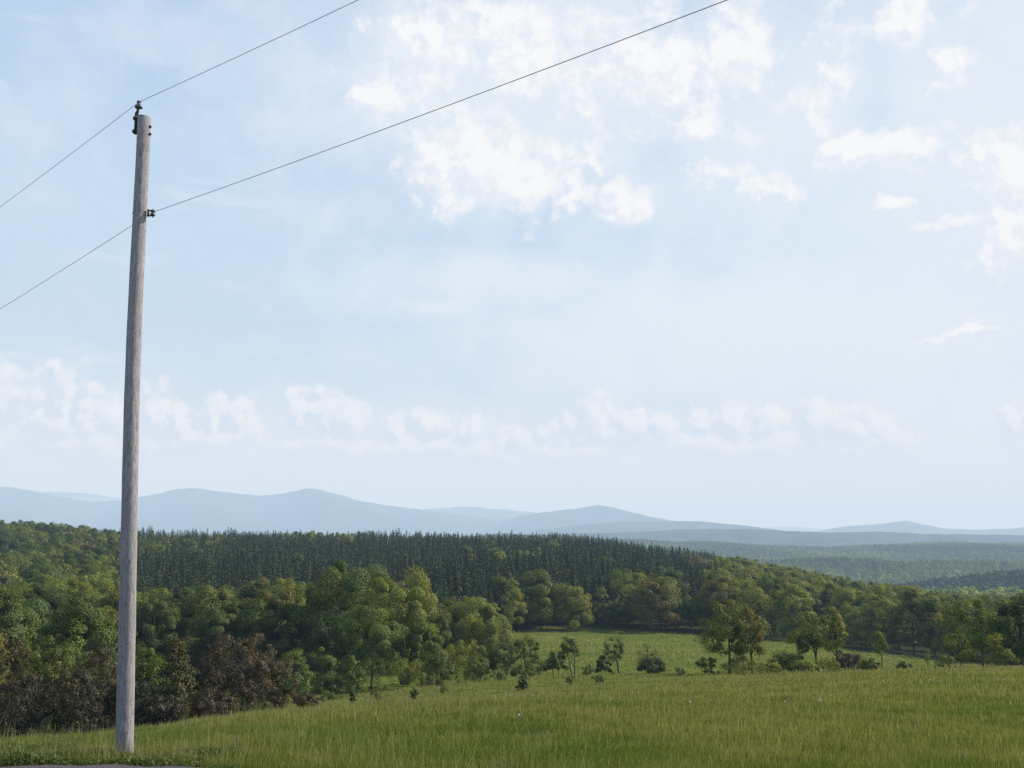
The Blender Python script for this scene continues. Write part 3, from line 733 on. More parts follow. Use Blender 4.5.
sets = [blades(430000, 11.5, 40, keep=field_only, hrange=(0.10, 0.215)), blades(330000, 34, 148, keep=field_only, hrange=(0.12, 0.25), tan_p=0.16)]
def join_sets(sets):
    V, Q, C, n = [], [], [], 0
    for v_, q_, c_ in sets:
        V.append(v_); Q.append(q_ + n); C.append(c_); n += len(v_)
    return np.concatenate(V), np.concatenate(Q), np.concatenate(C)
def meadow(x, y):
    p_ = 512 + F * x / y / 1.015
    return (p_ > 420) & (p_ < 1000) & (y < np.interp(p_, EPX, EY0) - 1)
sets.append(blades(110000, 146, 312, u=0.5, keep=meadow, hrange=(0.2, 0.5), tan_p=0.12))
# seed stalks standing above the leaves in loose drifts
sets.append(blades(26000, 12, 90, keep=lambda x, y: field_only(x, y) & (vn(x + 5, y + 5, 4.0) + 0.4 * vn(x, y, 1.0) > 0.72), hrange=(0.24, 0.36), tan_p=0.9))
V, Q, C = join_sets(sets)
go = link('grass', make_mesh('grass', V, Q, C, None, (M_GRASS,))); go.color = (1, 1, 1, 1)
tag(go, 'tall green and tan meadow grass over the near field', 'grass', None, 'stuff')

# rough verge between the road and the pole foot
def verge(x, y):
    d = y - edge_y(x)
    return (d > 0.1) & (d < 2.0 + 0.7 * np.sin(x * 1.3)) & (x < -4.0 + np.sin(y * 2) * 0.5) & (r.random(len(x)) < np.clip(1.5 - d * 0.5, 0, 1))
n = 5500
wx = r.uniform(-11, -2, n); wy = edge_y(wx) + r.uniform(0.12, 2.6, n)
k = verge(wx, wy); wx, wy = wx[k], wy[k]; n = len(wx)
wg = Geo()
tall = 0.04 + 0.20 * np.clip(0.5 + 0.5 * np.sin(wx * 1.9) * np.cos(wy * 2.7), 0, 1)
for j in range(9):
    hgt = r.uniform(0.15, 1.0, n) * tall
    pos = np.stack([wx + r.normal(0, 0.07, n), wy + r.normal(0, 0.07, n), gz(wx, wy) + hgt], 1)
    tone = r.uniform(0.6, 1.3, n)[:, None] * np.where(r.random(n)[:, None] < 0.12, np.array([[0.16, 0.12, 0.07]]), np.array([[0.105, 0.16, 0.036]]))
    wg.add(*leaf_cloud(r, pos, np.array([0, 0, 1.0]) + 0.8 * r.normal(size=(n, 3)), r.uniform(0.035, 0.085, n), tone, 0.4))
v_, q_, c_, _ = wg.arrays()
b1 = blades(16000, 12.6, 18, u=0.75, hrange=(0.15, 0.42), tan_p=0.45, keep=verge)
V, Q, C = join_sets([(v_, q_, c_), b1])
wo = link('verge_weeds', make_mesh('verge_weeds', V, Q, C, None, (M_LEAF,))); wo.color = (1, 1, 1, 1)
tag(wo, 'rough dark weeds and dry stalks between the road and the pole foot', 'weeds', None, 'stuff')

# white seed heads scattered in the grass
M_WHITE, nt = nodes('white_petals')
n_ = noise_n(nt, None, 40); cc = mixc(nt, n_.outputs[0], (0.7, 0.7, 0.66), (0.85, 0.85, 0.82))
p = N(nt, 'ShaderNodeBsdfDiffuse'); L(nt, cc, p.inputs['Color']); o_ = N(nt, 'ShaderNodeOutputMaterial'); L(nt, p.outputs[0], o_.inputs[0])
M_STALK, nt = nodes('stalk')
n_ = noise_n(nt, None, 10); cc = mixc(nt, n_.outputs[0], (0.07, 0.1, 0.03), (0.12, 0.13, 0.05))
p = N(nt, 'ShaderNodeBsdfDiffuse'); L(nt, cc, p.inputs['Color']); o_ = N(nt, 'ShaderNodeOutputMaterial'); L(nt, p.outputs[0], o_.inputs[0])
def head_mesh(s):
    gq = Geo(); k = 70
    d = r.normal(size=(k, 3)); d /= np.linalg.norm(d, axis=1)[:, None]
    gq.add(*leaf_cloud(r, d * s * 0.7, d, s * 0.7, np.ones((k, 3)), 0.7))
    v_, q_, c_, m_ = gq.arrays(); return make_mesh('flower_head', v_, q_, c_, None, (M_WHITE,))
hm = head_mesh(0.022)
sv, sq = tube_arrays([(0, 0, -0.05), (0.01, 0, 0.2), (0, 0, 0.42)], [0.005, 0.004, 0.003], 5)
sm = make_mesh('stalk', sv, sq, None, None, (M_STALK,), True)
for (px, py) in ((765, 684), (780, 685), (785, 703), (720, 678), (883, 682), (930, 681), (938, 682), (921, 683), (998, 680), (1004, 681), (874, 679), (519, 717), (690, 704), (820, 702)):
    yy = 20.0
    for cand in np.arange(14, 90, 0.25):
        xx = P(px, py, cand).x
        if project(xx, cand, float(gz(xx, cand)) + 0.4)[1] <= py: yy = cand; break
    xx = P(px, py, yy).x
    e = empty('white_flower', (xx, yy, float(gz(xx, yy))))
    tag(e, 'white flower head standing in the meadow grass', 'flower', 'white flowers dotted through the grass')
    link('stalk', sm, e); h = link('flower_head', hm, e); h.location = (0, 0, 0.43); h.scale = [1.2 + yy / 80] * 3

# ------------------------------------------------------------------ mountains and hills
def hill_material(name, a, b_, scale):
    m, nt = nodes(name)
    geo = N(nt, 'ShaderNodeNewGeometry')
    mp = N(nt, 'ShaderNodeMapping'); mp.inputs['Scale'].default_value = (1, 0.6, 2.5); L(nt, geo.outputs['Position'], mp.inputs[0])
    n1_ = noise_n(nt, mp.outputs[0], scale, 8, 0.65)
    c = mixc(nt, smoothstep(nt, n1_.outputs[0], 0.35, 0.65), a, b_)
    p = N(nt, 'ShaderNodeBsdfDiffuse'); L(nt, c, p.inputs['Color'])
    bp = N(nt, 'ShaderNodeBump'); bp.inputs['Strength'].default_value = 0.7; bp.inputs['Distance'].default_value = 30; L(nt, n1_.outputs[0], bp.inputs['Height']); L(nt, bp.outputs[0], p.inputs['Normal'])
    o_ = N(nt, 'ShaderNodeOutputMaterial'); L(nt, p.outputs[0], o_.inputs[0])
    return m
M_HILL = hill_material('wooded_slopes', (0.02, 0.032, 0.012, 1), (0.055, 0.075, 0.025, 1), 0.004)
def ridge(name, pts, D, depth, seed, rough=0.04, bump=14):
    pts = sorted(pts); pxs = np.linspace(pts[0][0], pts[-1][0], 420)
    rows = np.interp(pxs, [a for a, _ in pts], [b for _, b in pts])
    rows = np.convolve(np.pad(rows, 6, mode='edge'), np.hanning(15)[1:-1] / np.hanning(15).sum(), 'valid')
    nd = 34; V = []
    for i, (p_, r_) in enumerate(zip(pxs, rows)):
        top = P(p_, r_, D); fade = min(1, i / 30, (len(pxs) - 1 - i) / 30)
        crest = -160 + (top.z + 160) * 1.0
        crest += bump * 0.35 * mnoise.fractal(Vector((p_ * 0.06, seed, 0)), 0.8, 2.1, 5)
        for j in range(nd):
            t = j / (nd - 1) * 2 - 1         # -1 front foot, 0 crest, 1 back foot
            prof = (1 - abs(t)) ** 1.15 if t < 0 else (1 - t)
            yy = D + depth * t; xx = top.x * yy / D
            nz = mnoise.fractal(Vector((p_ * 0.018, t * 1.6, seed * 3.1)), 0.9, 2.0, 5)
            nz -= (1 - abs(t)) * 0.0
            h = -160 + (crest + 160) * prof * (1 + (0.22 * nz if abs(t) > 0.03 else 0) * min(1, abs(t) * 4)) 
            V.append((xx, yy, h))
    V = np.array(V); n1 = len(pxs)
    I, J = np.meshgrid(np.arange(n1 - 1), np.arange(nd - 1), indexing='ij'); b = (I * nd + J).ravel()
    o = link(name, make_mesh(name, V, np.stack([b, b + nd, b + nd + 1, b + 1], 1), None, None, (M_HILL,), True))
    o['kind'] = 'structure'
    return o
ridge('mountains', [(-260, 500), (-120, 478), (-40, 481), (0, 485), (25, 488), (60, 495), (90, 500), (125, 499), (150, 493), (170, 489), (197, 486.5), (220, 490), (250, 493), (280, 493), (300, 489), (314, 487.5), (335, 492), (365, 501), (400, 506), (450, 513), (520, 521), (600, 532)], 17500, 5200, 1, bump=34)
ridge('mountains', [(360, 524), (400, 512), (430, 507.5), (465, 505), (490, 507.5), (530, 511), (580, 519), (640, 528)], 21000, 5000, 8, bump=34)
ridge('mountains', [(470, 532), (520, 515), (560, 509), (580, 506.5), (598, 503.5), (612, 506), (625, 509.5), (655, 517), (700, 524), (760, 531), (800, 538)], 15500, 4200, 9, bump=26)
ridge('mountains', [(-40, 497), (20, 492), (50, 490), (90, 491), (115, 496), (160, 506), (240, 515)], 27000, 5000, 2)
ridge('mountains', [(690, 536), (740, 529), (790, 525.5), (815, 528), (860, 534)], 27000, 5000, 5)
ridge('mountains', [(800, 536), (830, 528), (850, 525), (880, 523), (905, 519.5), (925, 524), (945, 528), (985, 529), (1024, 527), (1100, 520), (1200, 524), (1350, 535)], 15000, 3600, 3)
ridge('hills', [(500, 540), (540, 530), (580, 524), (620, 521), (660, 520), (700, 521), (745, 525), (790, 531), (840, 540)], 11500, 2500, 4)
ridge('hills', [(400, 545), (480, 538), (560, 534), (640, 531), (690, 528), (735, 528), (780, 530), (830, 532), (880, 531), (930, 533), (980, 534), (1040, 535), (1200, 532), (1350, 545)], 7600, 1800, 6)

# ------------------------------------------------------------------ utility pole
M_POLE, nt = nodes('weathered_wood')
tc = N(nt, 'ShaderNodeTexCoord')
mp = N(nt, 'ShaderNodeMapping'); mp.inputs['Scale'].default_value = (8, 8, 1.6); L(nt, tc.outputs['Object'], mp.inputs[0])
n1_ = noise_n(nt, mp.outputs[0], 4.0, 8, 0.7)
n2_ = noise_n(nt, tc.outputs['Object'], 2.2, 4)
n3_ = noise_n(nt, tc.outputs['Object'], 26, 4)
c = mixc(nt, smoothstep(nt, n1_.outputs[0], 0.3, 0.7), (0.20, 0.19, 0.20, 1), (0.44, 0.42, 0.43, 1))
c = mixc(nt, smoothstep(nt, n2_.outputs[0], 0.4, 0.75), c, (0.31, 0.285, 0.29, 1))
c = mixc(nt, smoothstep(nt, n3_.outputs[0], 0.60, 0.70), c, (0.13, 0.115, 0.115, 1))
mp2 = N(nt, 'ShaderNodeMapping'); mp2.inputs['Scale'].default_value = (22, 22, 0.5); L(nt, tc.outputs['Object'], mp2.inputs[0])
n4_ = noise_n(nt, mp2.outputs[0], 2.0, 4, 0.6)
c = mixc(nt, smoothstep(nt, n4_.outputs[0], 0.63, 0.68), c, (0.11, 0.10, 0.105, 1))
p = N(nt, 'ShaderNodeBsdfPrincipled'); L(nt, c, p.inputs['Base Color']); p.inputs['Roughness'].default_value = 0.85
bp = N(nt, 'ShaderNodeBump'); bp.inputs['Strength'].default_value = 0.6; bp.inputs['Distance'].default_value = 0.02; L(nt, n1_.outputs[0], bp.inputs['Height']); L(nt, bp.outputs[0], p.inputs['Normal'])
o_ = N(nt, 'ShaderNodeOutputMaterial'); L(nt, p.outputs[0], o_.inputs[0])
def metal(name, col, rough, met=0.6):
    m, nt = nodes(name)
    n_ = noise_n(nt, None, 30, 4); c = mixc(nt, n_.outputs[0], tuple(k * 0.6 for k in col), tuple(k * 1.3 for k in col))
    p = N(nt, 'ShaderNodeBsdfPrincipled'); L(nt, c, p.inputs['Base Color']); p.inputs['Roughness'].default_value = rough; p.inputs['Metallic'].default_value = met
    o_ = N(nt, 'ShaderNodeOutputMaterial'); L(nt, p.outputs[0], o_.inputs[0]); return m
M_STEEL = metal('dark_steel', (0.06, 0.06, 0.065), 0.6)
M_PORC = metal('grey_porcelain', (0.10, 0.10, 0.12), 0.25, 0.0)
M_WIRE = metal('weathered_wire', (0.22, 0.23, 0.27), 0.55)

YP = 15.85
bot = P(124.8, 756, YP); top = P(144.3, 117.5, YP)
bx, by = bot.x, YP
bz = float(gz(bx, by))
pole = empty('utility_pole', (bx, by, bz)); tag(pole, 'tall weathered grey wooden utility pole standing in the field edge', 'utility pole')
loc = lambda p_: np.array([p_.x - bx, p_.y - by, p_.z - bz])
A = loc(bot); A = A + (A - loc(top)) * 0.05; B = loc(top)
ts = np.linspace(0, 1, 40)
pts = A + (B - A) * ts[:, None] + np.stack([0.012 * np.sin(ts * 7), 0.01 * np.sin(ts * 5 + 1), 0 * ts], 1) * np.sin(ts * math.pi)[:, None]
pts[:, 0] -= 0.05 * np.sin(ts * math.pi)
rad = 0.133 - 0.028 * ts + 0.0015 * np.sin(ts * 60)
nseg = 28
v_, q_ = tube_arrays(pts, rad, nseg, False)
ang_ = np.tile(np.arange(nseg) / nseg * 2 * math.pi, 40); zi = np.repeat(np.arange(40), nseg)
axis_pts = np.repeat(pts, nseg, 0)
wob = 1 + 0.018 * np.sin(3 * ang_ + zi * 0.15) + 0.012 * np.sin(7 * ang_ + zi * 0.07)
v_ = axis_pts + (v_ - axis_pts) * wob[:, None]
v_[-nseg:, 2] -= (v_[-nseg:, 0] - pts[-1][0]) * 0.10      # the saw cut is a little slanted
rim = v_[-nseg:].copy(); inner = pts[-1] + (rim - pts[-1]) * 0.93; inner[:, 2] += 0.012
ctr = pts[-1] + np.array([0, 0, 0.014])
base = len(v_); v_ = np.concatenate([v_, inner, [ctr]])
ql = list(map(tuple, q_))
for j in range(nseg):
    j2 = (j + 1) % nseg
    ql.append((39 * nseg + j, 39 * nseg + j2, base + j2, base + j)); ql.append((base + j, base + j2, len(v_) - 1, -1))
link('shaft', make_mesh('shaft', v_, np.array(ql), None, None, (M_POLE,), True), pole)

def revolve(profile, n=18):
    v, q = [], []
    for (rr, zz) in profile:
        for j in range(n):
            a = 2 * math.pi * j / n; v.append((rr * math.cos(a), rr * math.sin(a), zz))
    for i in range(len(profile) - 1):
        for j in range(n):
            j2 = (j + 1) % n; q.append((i * n + j, i * n + j2, (i + 1) * n + j2, (i + 1) * n + j))
    return np.array(v), np.array(q)
def box(cx, cy, cz, sx, sy, sz):
    s = np.array([[-1, -1, -1], [1, -1, -1], [1, 1, -1], [-1, 1, -1], [-1, -1, 1], [1, -1, 1], [1, 1, 1], [-1, 1, 1]]) * np.array([sx, sy, sz]) / 2
    return s + np.array([cx, cy, cz]), np.array([(3, 2, 1, 0), (4, 5, 6, 7), (0, 1, 5, 4), (1, 2, 6, 5), (2, 3, 7, 6), (3, 0, 4, 7)])
def pts_at(z):      # pole axis at local height z
    return A + (B - A) * ((z - A[2]) / (B[2] - A[2]))
zt = B[2]
# pole-top pin: strap bolted to the left side, rod, insulator
sx_ = pts_at(zt - 0.1)[0] - 0.112
gg = Geo()
v1, q1 = box(sx_ - 0.018, -0.02, zt - 0.12, 0.03, 0.06, 0.36); gg.add(v1, q1)
for zz in (zt - 0.26, zt - 0.03):
    v1, q1 = box(sx_ - 0.035, -0.02, zz, 0.045, 0.08, 0.05); gg.add(v1, q1)
add_tube(gg, [(sx_ - 0.02, -0.02, zt + 0.04), (sx_ + 0.0, -0.02, zt + 0.10), (sx_ + 0.012, -0.02, zt + 0.2)], [0.032, 0.024, 0.018], 10)
v1, q1, _, _ = gg.arrays()
pin = link('pole_top_pin', make_mesh('pole_top_pin', v1, fixq(q1), None, None, (M_STEEL,)), pole)
v1, q1 = revolve([(0.0, 0.0), (0.022, 0.0), (0.03, 0.02), (0.062, 0.012), (0.066, 0.026), (0.05, 0.045), (0.036, 0.06), (0.04, 0.075), (0.03, 0.083), (0.026, 0.1), (0.036, 0.108), (0.034, 0.128), (0.0, 0.134)])
ins = link('insulator', make_mesh('insulator', v1, q1, None, None, (M_PORC,), True), pin)
ins.location = (sx_ + 0.012, -0.02, zt + 0.15)
# through bolts near the top
def bolt_mesh():
    gb = Geo()
    add_tube(gb, [(-0.03, 0, 0), (0.04, 0, 0)], [0.011, 0.011], 8)
    v1, q1 = box(0.008, 0, 0, 0.012, 0.055, 0.055); gb.add(v1, q1)
    add_tube(gb, [(0.014, 0, 0), (0.03, 0, 0)], [0.022, 0.022], 6)
    v1, q1, _, _ = gb.arrays(); return make_mesh('bolt', v1 * 0.75, fixq(q1), None, None, (M_STEEL,))
BM = bolt_mesh()
for zz, side in ((zt - 0.17, 1), (zt - 0.30, 1)):
    b_ = link('bolt', BM, pole); b_.location = (pts_at(zz)[0] + 0.108 * side, -0.02, zz)
zl = loc(P(153, 213.5, YP))[2]
b_ = link('bolt', BM, pole); b_.location = (pts_at(zl)[0] - 0.116, -0.02, zl + 0.0); b_.rotation_euler = (0, 0, math.pi)
# secondary clevis with spool insulator on the right
xr = pts_at(zl)[0] + 0.112
gg = Geo()
v1, q1 = box(xr + 0.008, -0.02, zl, 0.016, 0.05, 0.12); gg.add(v1, q1)
for dz in (0.045, -0.045):
    v1, q1 = box(xr + 0.064, -0.02, zl + dz, 0.10, 0.045, 0.01); gg.add(v1, q1)
add_tube(gg, [(xr + 0.085, -0.02, zl - 0.075), (xr + 0.085, -0.02, zl + 0.07)], [0.009, 0.009], 8)
v1, q1, _, _ = gg.arrays()
cl = link('clevis', make_mesh('clevis', v1, fixq(q1), None, None, (M_STEEL,)), pole)
v1, q1 = revolve([(0.012, -0.038), (0.038, -0.036), (0.042, -0.022), (0.026, -0.008), (0.024, 0.0), (0.026, 0.008), (0.042, 0.022), (0.038, 0.036), (0.012, 0.038)])
sp = link('insulator', make_mesh('insulator', v1, q1, None, None, (M_PORC,), True), cl); sp.location = (xr + 0.085, -0.02, zl)

# wires
def wire_pts(a, d, target, length, bq):
    """a attach point, d horizontal direction, passes through picture point target; z = a.z + s t + bq t^2"""
    ray = P(target[0], target[1], 1.0); m = ray.x / ray.y
    t = (m * a.y - a.x) / (d[0] - m * d[1])
    yy = a.y + d[1] * t
    zt_ = P(target[0], target[1], yy).z
    s = (zt_ - a.z - bq * t * t) / t
    tt = np.linspace(0, length, 60)
    return [(a.x + d[0] * q_, a.y + d[1] * q_, a.z + s * q_ + bq * q_ * q_) for q_ in tt]
dv = Vector((0.735, -0.678)).normalized()
a1 = Vector((bx + sx_ + 0.012, by - 0.02, bz + zt + 0.265))
a2 = Vector((bx + xr + 0.085, by - 0.052, bz + zl))
for a, rt, lt, lab in ((a1, (358, 0), (0, 207), 'upper power wire running over the top of the pole'), (a2, (727, 0), (0, 309), 'lower power wire held at the side of the pole')):
    right = wire_pts(a, dv, rt, 22, 0.0011); left = wire_pts(a, -dv, lt, 45, 0.0011)
    line_pts = left[::-1] + right[1:]
    v1, q1 = tube_arrays(line_pts, [0.0042] * len(line_pts), 6)
    tag(link('power_wire', make_mesh('power_wire', v1, q1, None, None, (M_WIRE,), True)), lab, 'wire')

# ------------------------------------------------------------------ light
SUN_AZ, SUN_EL = math.radians(72), math.radians(37)     # azimuth clockwise from straight ahead (+Y)
sd_ = Vector((math.sin(SUN_AZ) * math.cos(SUN_EL), math.cos(SUN_AZ) * math.cos(SUN_EL), math.sin(SUN_EL)))
sun = bpy.data.lights.new('sun', 'SUN'); sun.energy = 5.0; sun.angle = math.radians(0.6); sun.color = (1.0, 0.91, 0.76)
so = bpy.data.objects.new('sun', sun); COL.objects.link(so); so.location = (0, 0, 60)
so.rotation_euler = (-sd_).to_track_quat('-Z', 'Y').to_euler()

# ------------------------------------------------------------------ sky
w = bpy.data.worlds.new('World'); sc.world = w; w.use_nodes = True
nt = w.node_tree; nt.nodes.clear()
sky = N(nt, 'ShaderNodeTexSky', sky_type='NISHITA'); sky.sun_disc = False
sky.sun_elevation = SUN_EL; sky.sun_rotation = SUN_AZ; sky.air_density = 1.0; sky.dust_density = 2.0; sky.ozone_density = 1.5
tcw = N(nt, 'ShaderNodeTexCoord'); D = tcw.outputs['Generated']
sx = N(nt, 'ShaderNodeSeparateXYZ'); L(nt, D, sx.inputs[0])
az = math_n(nt, 'ARCTAN2', sx.outputs[0], sx.outputs[1]); el = math_n(nt, 'ARCSINE', sx.outputs[2])
nd1 = noise_n(nt, D, 7, 3, 0.6)
ae = N(nt, 'ShaderNodeCombineXYZ'); L(nt, az, ae.inputs[0]); L(nt, el, ae.inputs[1])
def dist_vec(nn, amp):
    s = N(nt, 'ShaderNodeVectorMath', operation='SUBTRACT'); L(nt, nn.outputs['Color'], s.inputs[0]); s.inputs[1].default_value = (0.5, 0.5, 0.5)
    m = N(nt, 'ShaderNodeVectorMath', operation='MULTIPLY'); L(nt, s.outputs[0], m.inputs[0]); m.inputs[1].default_value = (amp, amp * 0.7, 0)
    return m.outputs[0]
def vadd(a, b):
    n = N(nt, 'ShaderNodeVectorMath', operation='ADD'); L(nt, a, n.inputs[0]); L(nt, b, n.inputs[1]); return n.outputs[0]
V0 = vadd(ae.outputs[0], dist_vec(nd1, 0.12))
def blobs(vec, lst):
    acc = None
    for (px, py, rx, ry, s) in lst:
        a, e = ang(px, py)
        sb = N(nt, 'ShaderNodeVectorMath', operation='SUBTRACT'); L(nt, vec, sb.inputs[0]); sb.inputs[1].default_value = (a, e, 0)
        ml = N(nt, 'ShaderNodeVectorMath', operation='MULTIPLY'); L(nt, sb.outputs[0], ml.inputs[0]); ml.inputs[1].default_value = (F / rx, F / ry, 0)
        ln = N(nt, 'ShaderNodeVectorMath', operation='LENGTH'); L(nt, ml.outputs[0], ln.inputs[0])
        fl = math_n(nt, 'MULTIPLY_ADD', ln.outputs['Value'], -0.5 * s, s, clamp=True)     # s at centre, s/2 at the rim, 0 at twice the radius
        acc = fl if acc is None else math_n(nt, 'MAXIMUM', acc, fl)
    return acc
CUM = [(470, 158, 90, 50, 1.0), (560, 200, 50, 24, .9), (620, 214, 30, 22, 1.0), (592, 168, 22, 34, .95), (1010, 175, 50, 40, 1.0), (880, 150, 60, 18, 1.0), (840, 140, 30, 12, .9), (420, 140, 40, 26, .8), (800, 100, 60, 30, .7), (530, 185, 45, 26, 1.0), (610, 200, 38, 24, 1.0), (590, 175, 25, 26, .9), (375, 108, 22, 14, .85), (430, 50, 70, 50, .85), (520, 40, 90, 55, .85),
       (640, 60, 100, 60, .9), (730, 60, 60, 60, .9), (720, 175, 22, 20, .8), (770, 190, 34, 20, .85), (680, 125, 40, 20, .75), (890, 22, 60, 26, .95), (940, 75, 16, 26, .8), (830, 70, 40, 18, .7),
       (850, 150, 42, 15, .95), (910, 158, 40, 16, .95), (1000, 160, 42, 30, 1.0), (1010, 235, 28, 28, .95), (895, 207, 22, 10, .85), (950, 228, 28, 9, .85), (1045, 190, 40, 50, .9), (975, 333, 52, 6, .8), (1010, 316, 22, 5, .7)]
LOW = [(100, 446, 150, 26, 1.0), (60, 425, 70, 20, 1.0), (210, 438, 90, 20, 1.0), (400, 448, 200, 18, 1.0), (560, 452, 120, 18, 1.0), (740, 446, 160, 20, 1.0), (850, 450, 80, 20, .9), (1040, 446, 50, 16, .9),
       (-10, 395, 26, 40, 1.0), (22, 405, 26, 34, .95), (66, 396, 13, 36, 1.0), (88, 402, 14, 30, 1.0), (112, 412, 20, 24, .9), (150, 414, 18, 28, 1.0), (178, 420, 20, 26, .95), (214, 414, 14, 24, 1.0), (240, 418, 16, 24, 1.0),
       (300, 414, 16, 22, .95), (328, 412, 22, 28, 1.0), (358, 424, 22, 22, 1.0), (395, 430, 18, 20, .95), (430, 428, 22, 20, 1.0), (470, 432, 24, 20, .95), (510, 436, 24, 20, .9), (555, 432, 26, 24, .9),
       (598, 424, 22, 26, 1.0), (626, 426, 22, 24, 1.0), (660, 432, 22, 20, .95), (700, 424, 20, 18, 1.0), (735, 420, 24, 20, 1.0), (770, 426, 26, 24, .95), (815, 422, 26, 26, .95), (850, 426, 24, 24, 1.0), (885, 434, 20, 20, 1.0), (908, 442, 10, 12, .9),
       (1012, 428, 14, 20, 1.0), (1034, 424, 20, 28, 1.0), (1070, 430, 30, 30, .9)]
VEIL = [(540, 80, 260, 110, .95), (780, 120, 200, 110, .8), (330, 225, 90, 60, .5), (500, 285, 180, 34, .75), (440, 312, 70, 14, .7), (820, 330, 300, 70, 1.0), (980, 150, 160, 220, .9), (760, 200, 300, 260, .6), (60, 130, 200, 120, .35), (500, 470, 800, 70, .75), (960, 440, 260, 150, .75), (200, 50, 200, 40, .45)]
nz1 = noise_n(nt, D, 16, 6, 0.62)
def edge(fld, amp, lo, hi, nz=None):
    a = math_n(nt, 'SUBTRACT', (nz or nz1).outputs[0], 0.5)
    return smoothstep(nt, math_n(nt, 'MULTIPLY_ADD', a, amp, fld), lo, hi)
def cloud_density(shift):
    """density of both cloud decks, sampled a little towards the sun when shift > 0"""
    dd = N(nt, 'ShaderNodeVectorMath', operation='ADD'); L(nt, D, dd.inputs[0]); dd.inputs[1].default_value = (0.55 * shift, 0, 0.8 * shift)
    da = N(nt, 'ShaderNodeVectorMath', operation='ADD'); L(nt, ae.outputs[0], da.inputs[0]); da.inputs[1].default_value = (0.55 * shift, 0.8 * shift, 0)
    dd, da = dd.outputs[0], da.outputs[0]
    k1, k2, k3 = noise_n(nt, dd, 7, 2, 0.6), noise_n(nt, dd, 24, 2, 0.62), noise_n(nt, dd, 80, 2, 0.6)
    vec = vadd(vadd(vadd(da, dist_vec(k1, 0.08)), dist_vec(k2, 0.06)), dist_vec(k3, 0.022))
    vecl = vadd(vadd(vadd(da, dist_vec(k1, 0.025)), dist_vec(k2, 0.035)), dist_vec(k3, 0.022))
    nz = noise_n(nt, dd, 20, 6, 0.66)
    vo = N(nt, 'ShaderNodeTexVoronoi', feature='F1'); vo.inputs['Scale'].default_value = 30; vo.inputs['Detail'].default_value = 2.0; vo.inputs['Roughness'].default_value = 0.6
    L(nt, vadd(dd, dist_vec(k3, 0.02)), vo.inputs['Vector'])
    bil = math_n(nt, 'MULTIPLY_ADD', vo.outputs['Distance'], -1.0, 0.5)
    fc = math_n(nt, 'MULTIPLY_ADD', math_n(nt, 'SUBTRACT', nz.outputs[0], 0.5), 1.5, blobs(vec, CUM))
    fc = math_n(nt, 'MULTIPLY_ADD', bil, 0.25, fc)
    fl = math_n(nt, 'MULTIPLY_ADD', math_n(nt, 'SUBTRACT', nz.outputs[0], 0.5), 0.5, blobs(vecl, LOW))
    fl = math_n(nt, 'MULTIPLY_ADD', bil, 0.34, fl)
    return fc, fl
fc, fl = cloud_density(0.0)
fc2, fl2 = cloud_density(0.011)
cum = smoothstep(nt, fc, 0.20, 0.66); low = smoothstep(nt, fl, 0.22, 0.50)
low = math_n(nt, 'MULTIPLY', low, smoothstep(nt, el, ang(512, 488)[1], ang(512, 425)[1]))
veil = edge(blobs(V0, VEIL), 0.7, 0.05, 0.8)
mps = N(nt, 'ShaderNodeMapping'); mps.inputs['Scale'].default_value = (3.0, 13.0, 1.0); mps.inputs['Rotation'].default_value = (0, 0, -0.12); L(nt, V0, mps.inputs[0])
streak = smoothstep(nt, noise_n(nt, mps.outputs[0], 1.6, 6, 0.6).outputs[0], 0.48, 0.72)
veil = math_n(nt, 'MAXIMUM', veil, math_n(nt, 'MULTIPLY', streak, 0.55))
# clouds elsewhere in the sky, away from this view
gen = smoothstep(nt, noise_n(nt, D, 3.0, 4, 0.6).outputs[0], 0.5, 0.72)
back = smoothstep(nt, math_n(nt, 'ABSOLUTE', az), 0.62, 0.9)
gen = math_n(nt, 'MULTIPLY', gen, back)
SKYK = 0.1
skc = mixc(nt, 1.0, sky.outputs[0], (SKYK, SKYK, SKYK), 'MULTIPLY')
ramp = N(nt, 'ShaderNodeValToRGB')
cr = ramp.color_ramp
E_ = lambda row: max(0, math.sin(ang(512, row)[1]))
stops = [(0.0, (0.80, 0.84, 0.90)), (E_(480), (0.79, 0.84, 0.90)), (E_(400), (0.68, 0.80, 0.93)), (E_(250), (0.58, 0.76, 0.95)), (E_(60), (0.50, 0.68, 0.93)), (1.0, (0.22, 0.36, 0.66))]
while len(cr.elements) < len(stops): cr.elements.new(0.5)
for e_, (ps, c_) in zip(cr.elements, stops): e_.position = ps; e_.color = (*c_, 1)
L(nt, sx.outputs[2], ramp.inputs[0])
basec = mixc(nt, 0.85, skc, ramp.outputs[0])
basec = mixc(nt, math_n(nt, 'MULTIPLY', veil, 0.78), basec, (0.86, 0.91, 0.96))
lit = smoothstep(nt, math_n(nt, 'SUBTRACT', fc, fc2), -0.22, 0.14)
ccol = mixc(nt, lit, (0.84, 0.88, 0.95), (1.0, 0.995, 0.98))
basec = mixc(nt, math_n(nt, 'MULTIPLY', cum, 0.92), basec, ccol)
lit2 = smoothstep(nt, math_n(nt, 'SUBTRACT', fl, fl2), -0.12, 0.30)
lcol = mixc(nt, lit2, (0.70, 0.78, 0.89), (0.98, 0.97, 0.975))
basec = mixc(nt, math_n(nt, 'MULTIPLY', low, 0.8), basec, lcol)
basec = mixc(nt, math_n(nt, 'MULTIPLY', gen, 0.7), basec, (0.85, 0.86, 0.9))
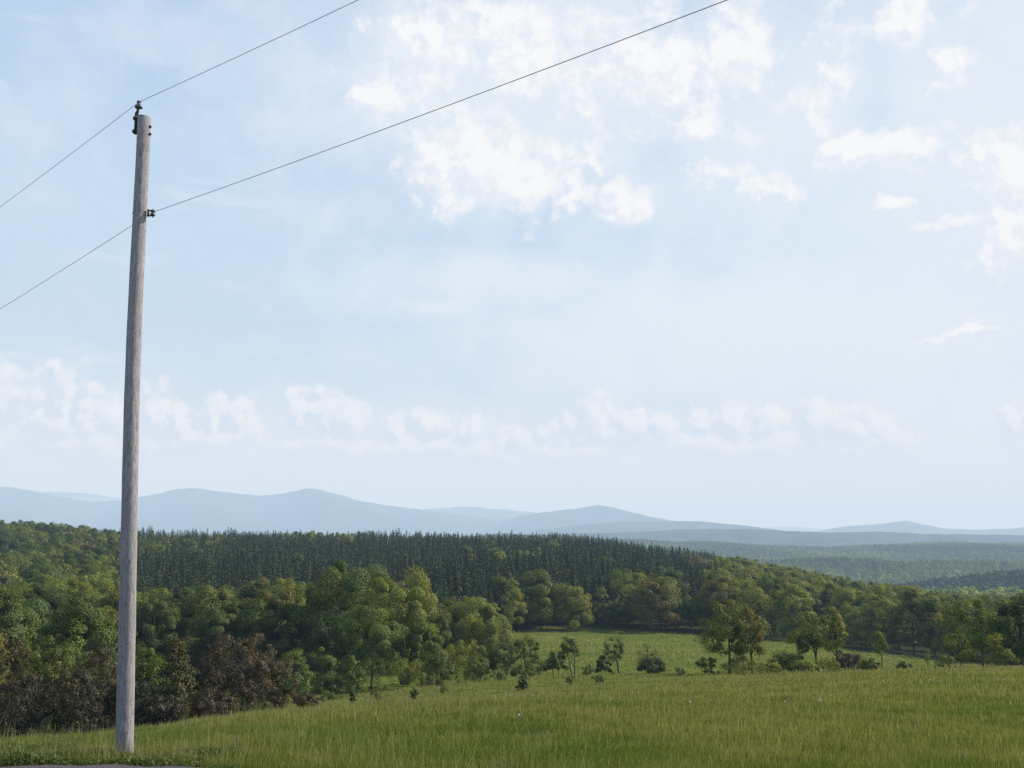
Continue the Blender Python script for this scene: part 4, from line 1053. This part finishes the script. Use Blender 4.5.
# the sky away from the sun is a deeper, darker blue
cs_ = N(nt, 'ShaderNodeVectorMath', operation='DOT_PRODUCT'); L(nt, D, cs_.inputs[0]); cs_.inputs[1].default_value = (math.sin(SUN_AZ - 0.45), math.cos(SUN_AZ - 0.45), 0)
away = smoothstep(nt, cs_.outputs['Value'], 0.25, -0.55)
basec = mixc(nt, away, basec, mixc(nt, 1.0, basec, (0.40, 0.47, 0.62), 'MULTIPLY'))
bg = N(nt, 'ShaderNodeBackground'); L(nt, basec, bg.inputs[0]); bg.inputs[1].default_value = 1.0
ow = N(nt, 'ShaderNodeOutputWorld'); L(nt, bg.outputs[0], ow.inputs[0])

# ------------------------------------------------------------------ haze: one even body of air over the whole land
K = 1 / 11600
HAZE = (0.67, 0.775, 0.885)
sig = (K * 0.80, K * 1.0, K * 1.22)
m, nt = nodes('haze')
mx_ = max(sig); 
ab = N(nt, 'ShaderNodeVolumeAbsorption'); ab.inputs['Density'].default_value = mx_; ab.inputs['Color'].default_value = (1 - sig[0] / mx_, 1 - sig[1] / mx_, 1 - sig[2] / mx_, 1)
em = N(nt, 'ShaderNodeEmission'); em.inputs['Color'].default_value = tuple(s / mx_ * h for s, h in zip(sig, HAZE)) + (1,); em.inputs['Strength'].default_value = mx_
ad = N(nt, 'ShaderNodeAddShader'); L(nt, ab.outputs[0], ad.inputs[0]); L(nt, em.outputs[0], ad.inputs[1])
o_ = N(nt, 'ShaderNodeOutputMaterial'); L(nt, ad.outputs[0], o_.inputs['Volume'])
v1, q1 = box(0, 30000, 50, 110000, 80000, 1700)
hzo = link('haze', make_mesh('haze', v1, q1, None, None, (m,)))
tag(hzo, 'pale blue summer haze lying over the whole valley', 'haze', None, 'stuff')

sc.view_settings.view_transform = 'Standard'; sc.view_settings.look = 'None'; sc.view_settings.exposure = 0
sc.render.film_transparent = False
sc.cycles.max_bounces = 4; sc.cycles.diffuse_bounces = 2; sc.cycles.glossy_bounces = 2; sc.cycles.transmission_bounces = 3; sc.cycles.volume_bounces = 0
sc.cycles.use_denoising = False
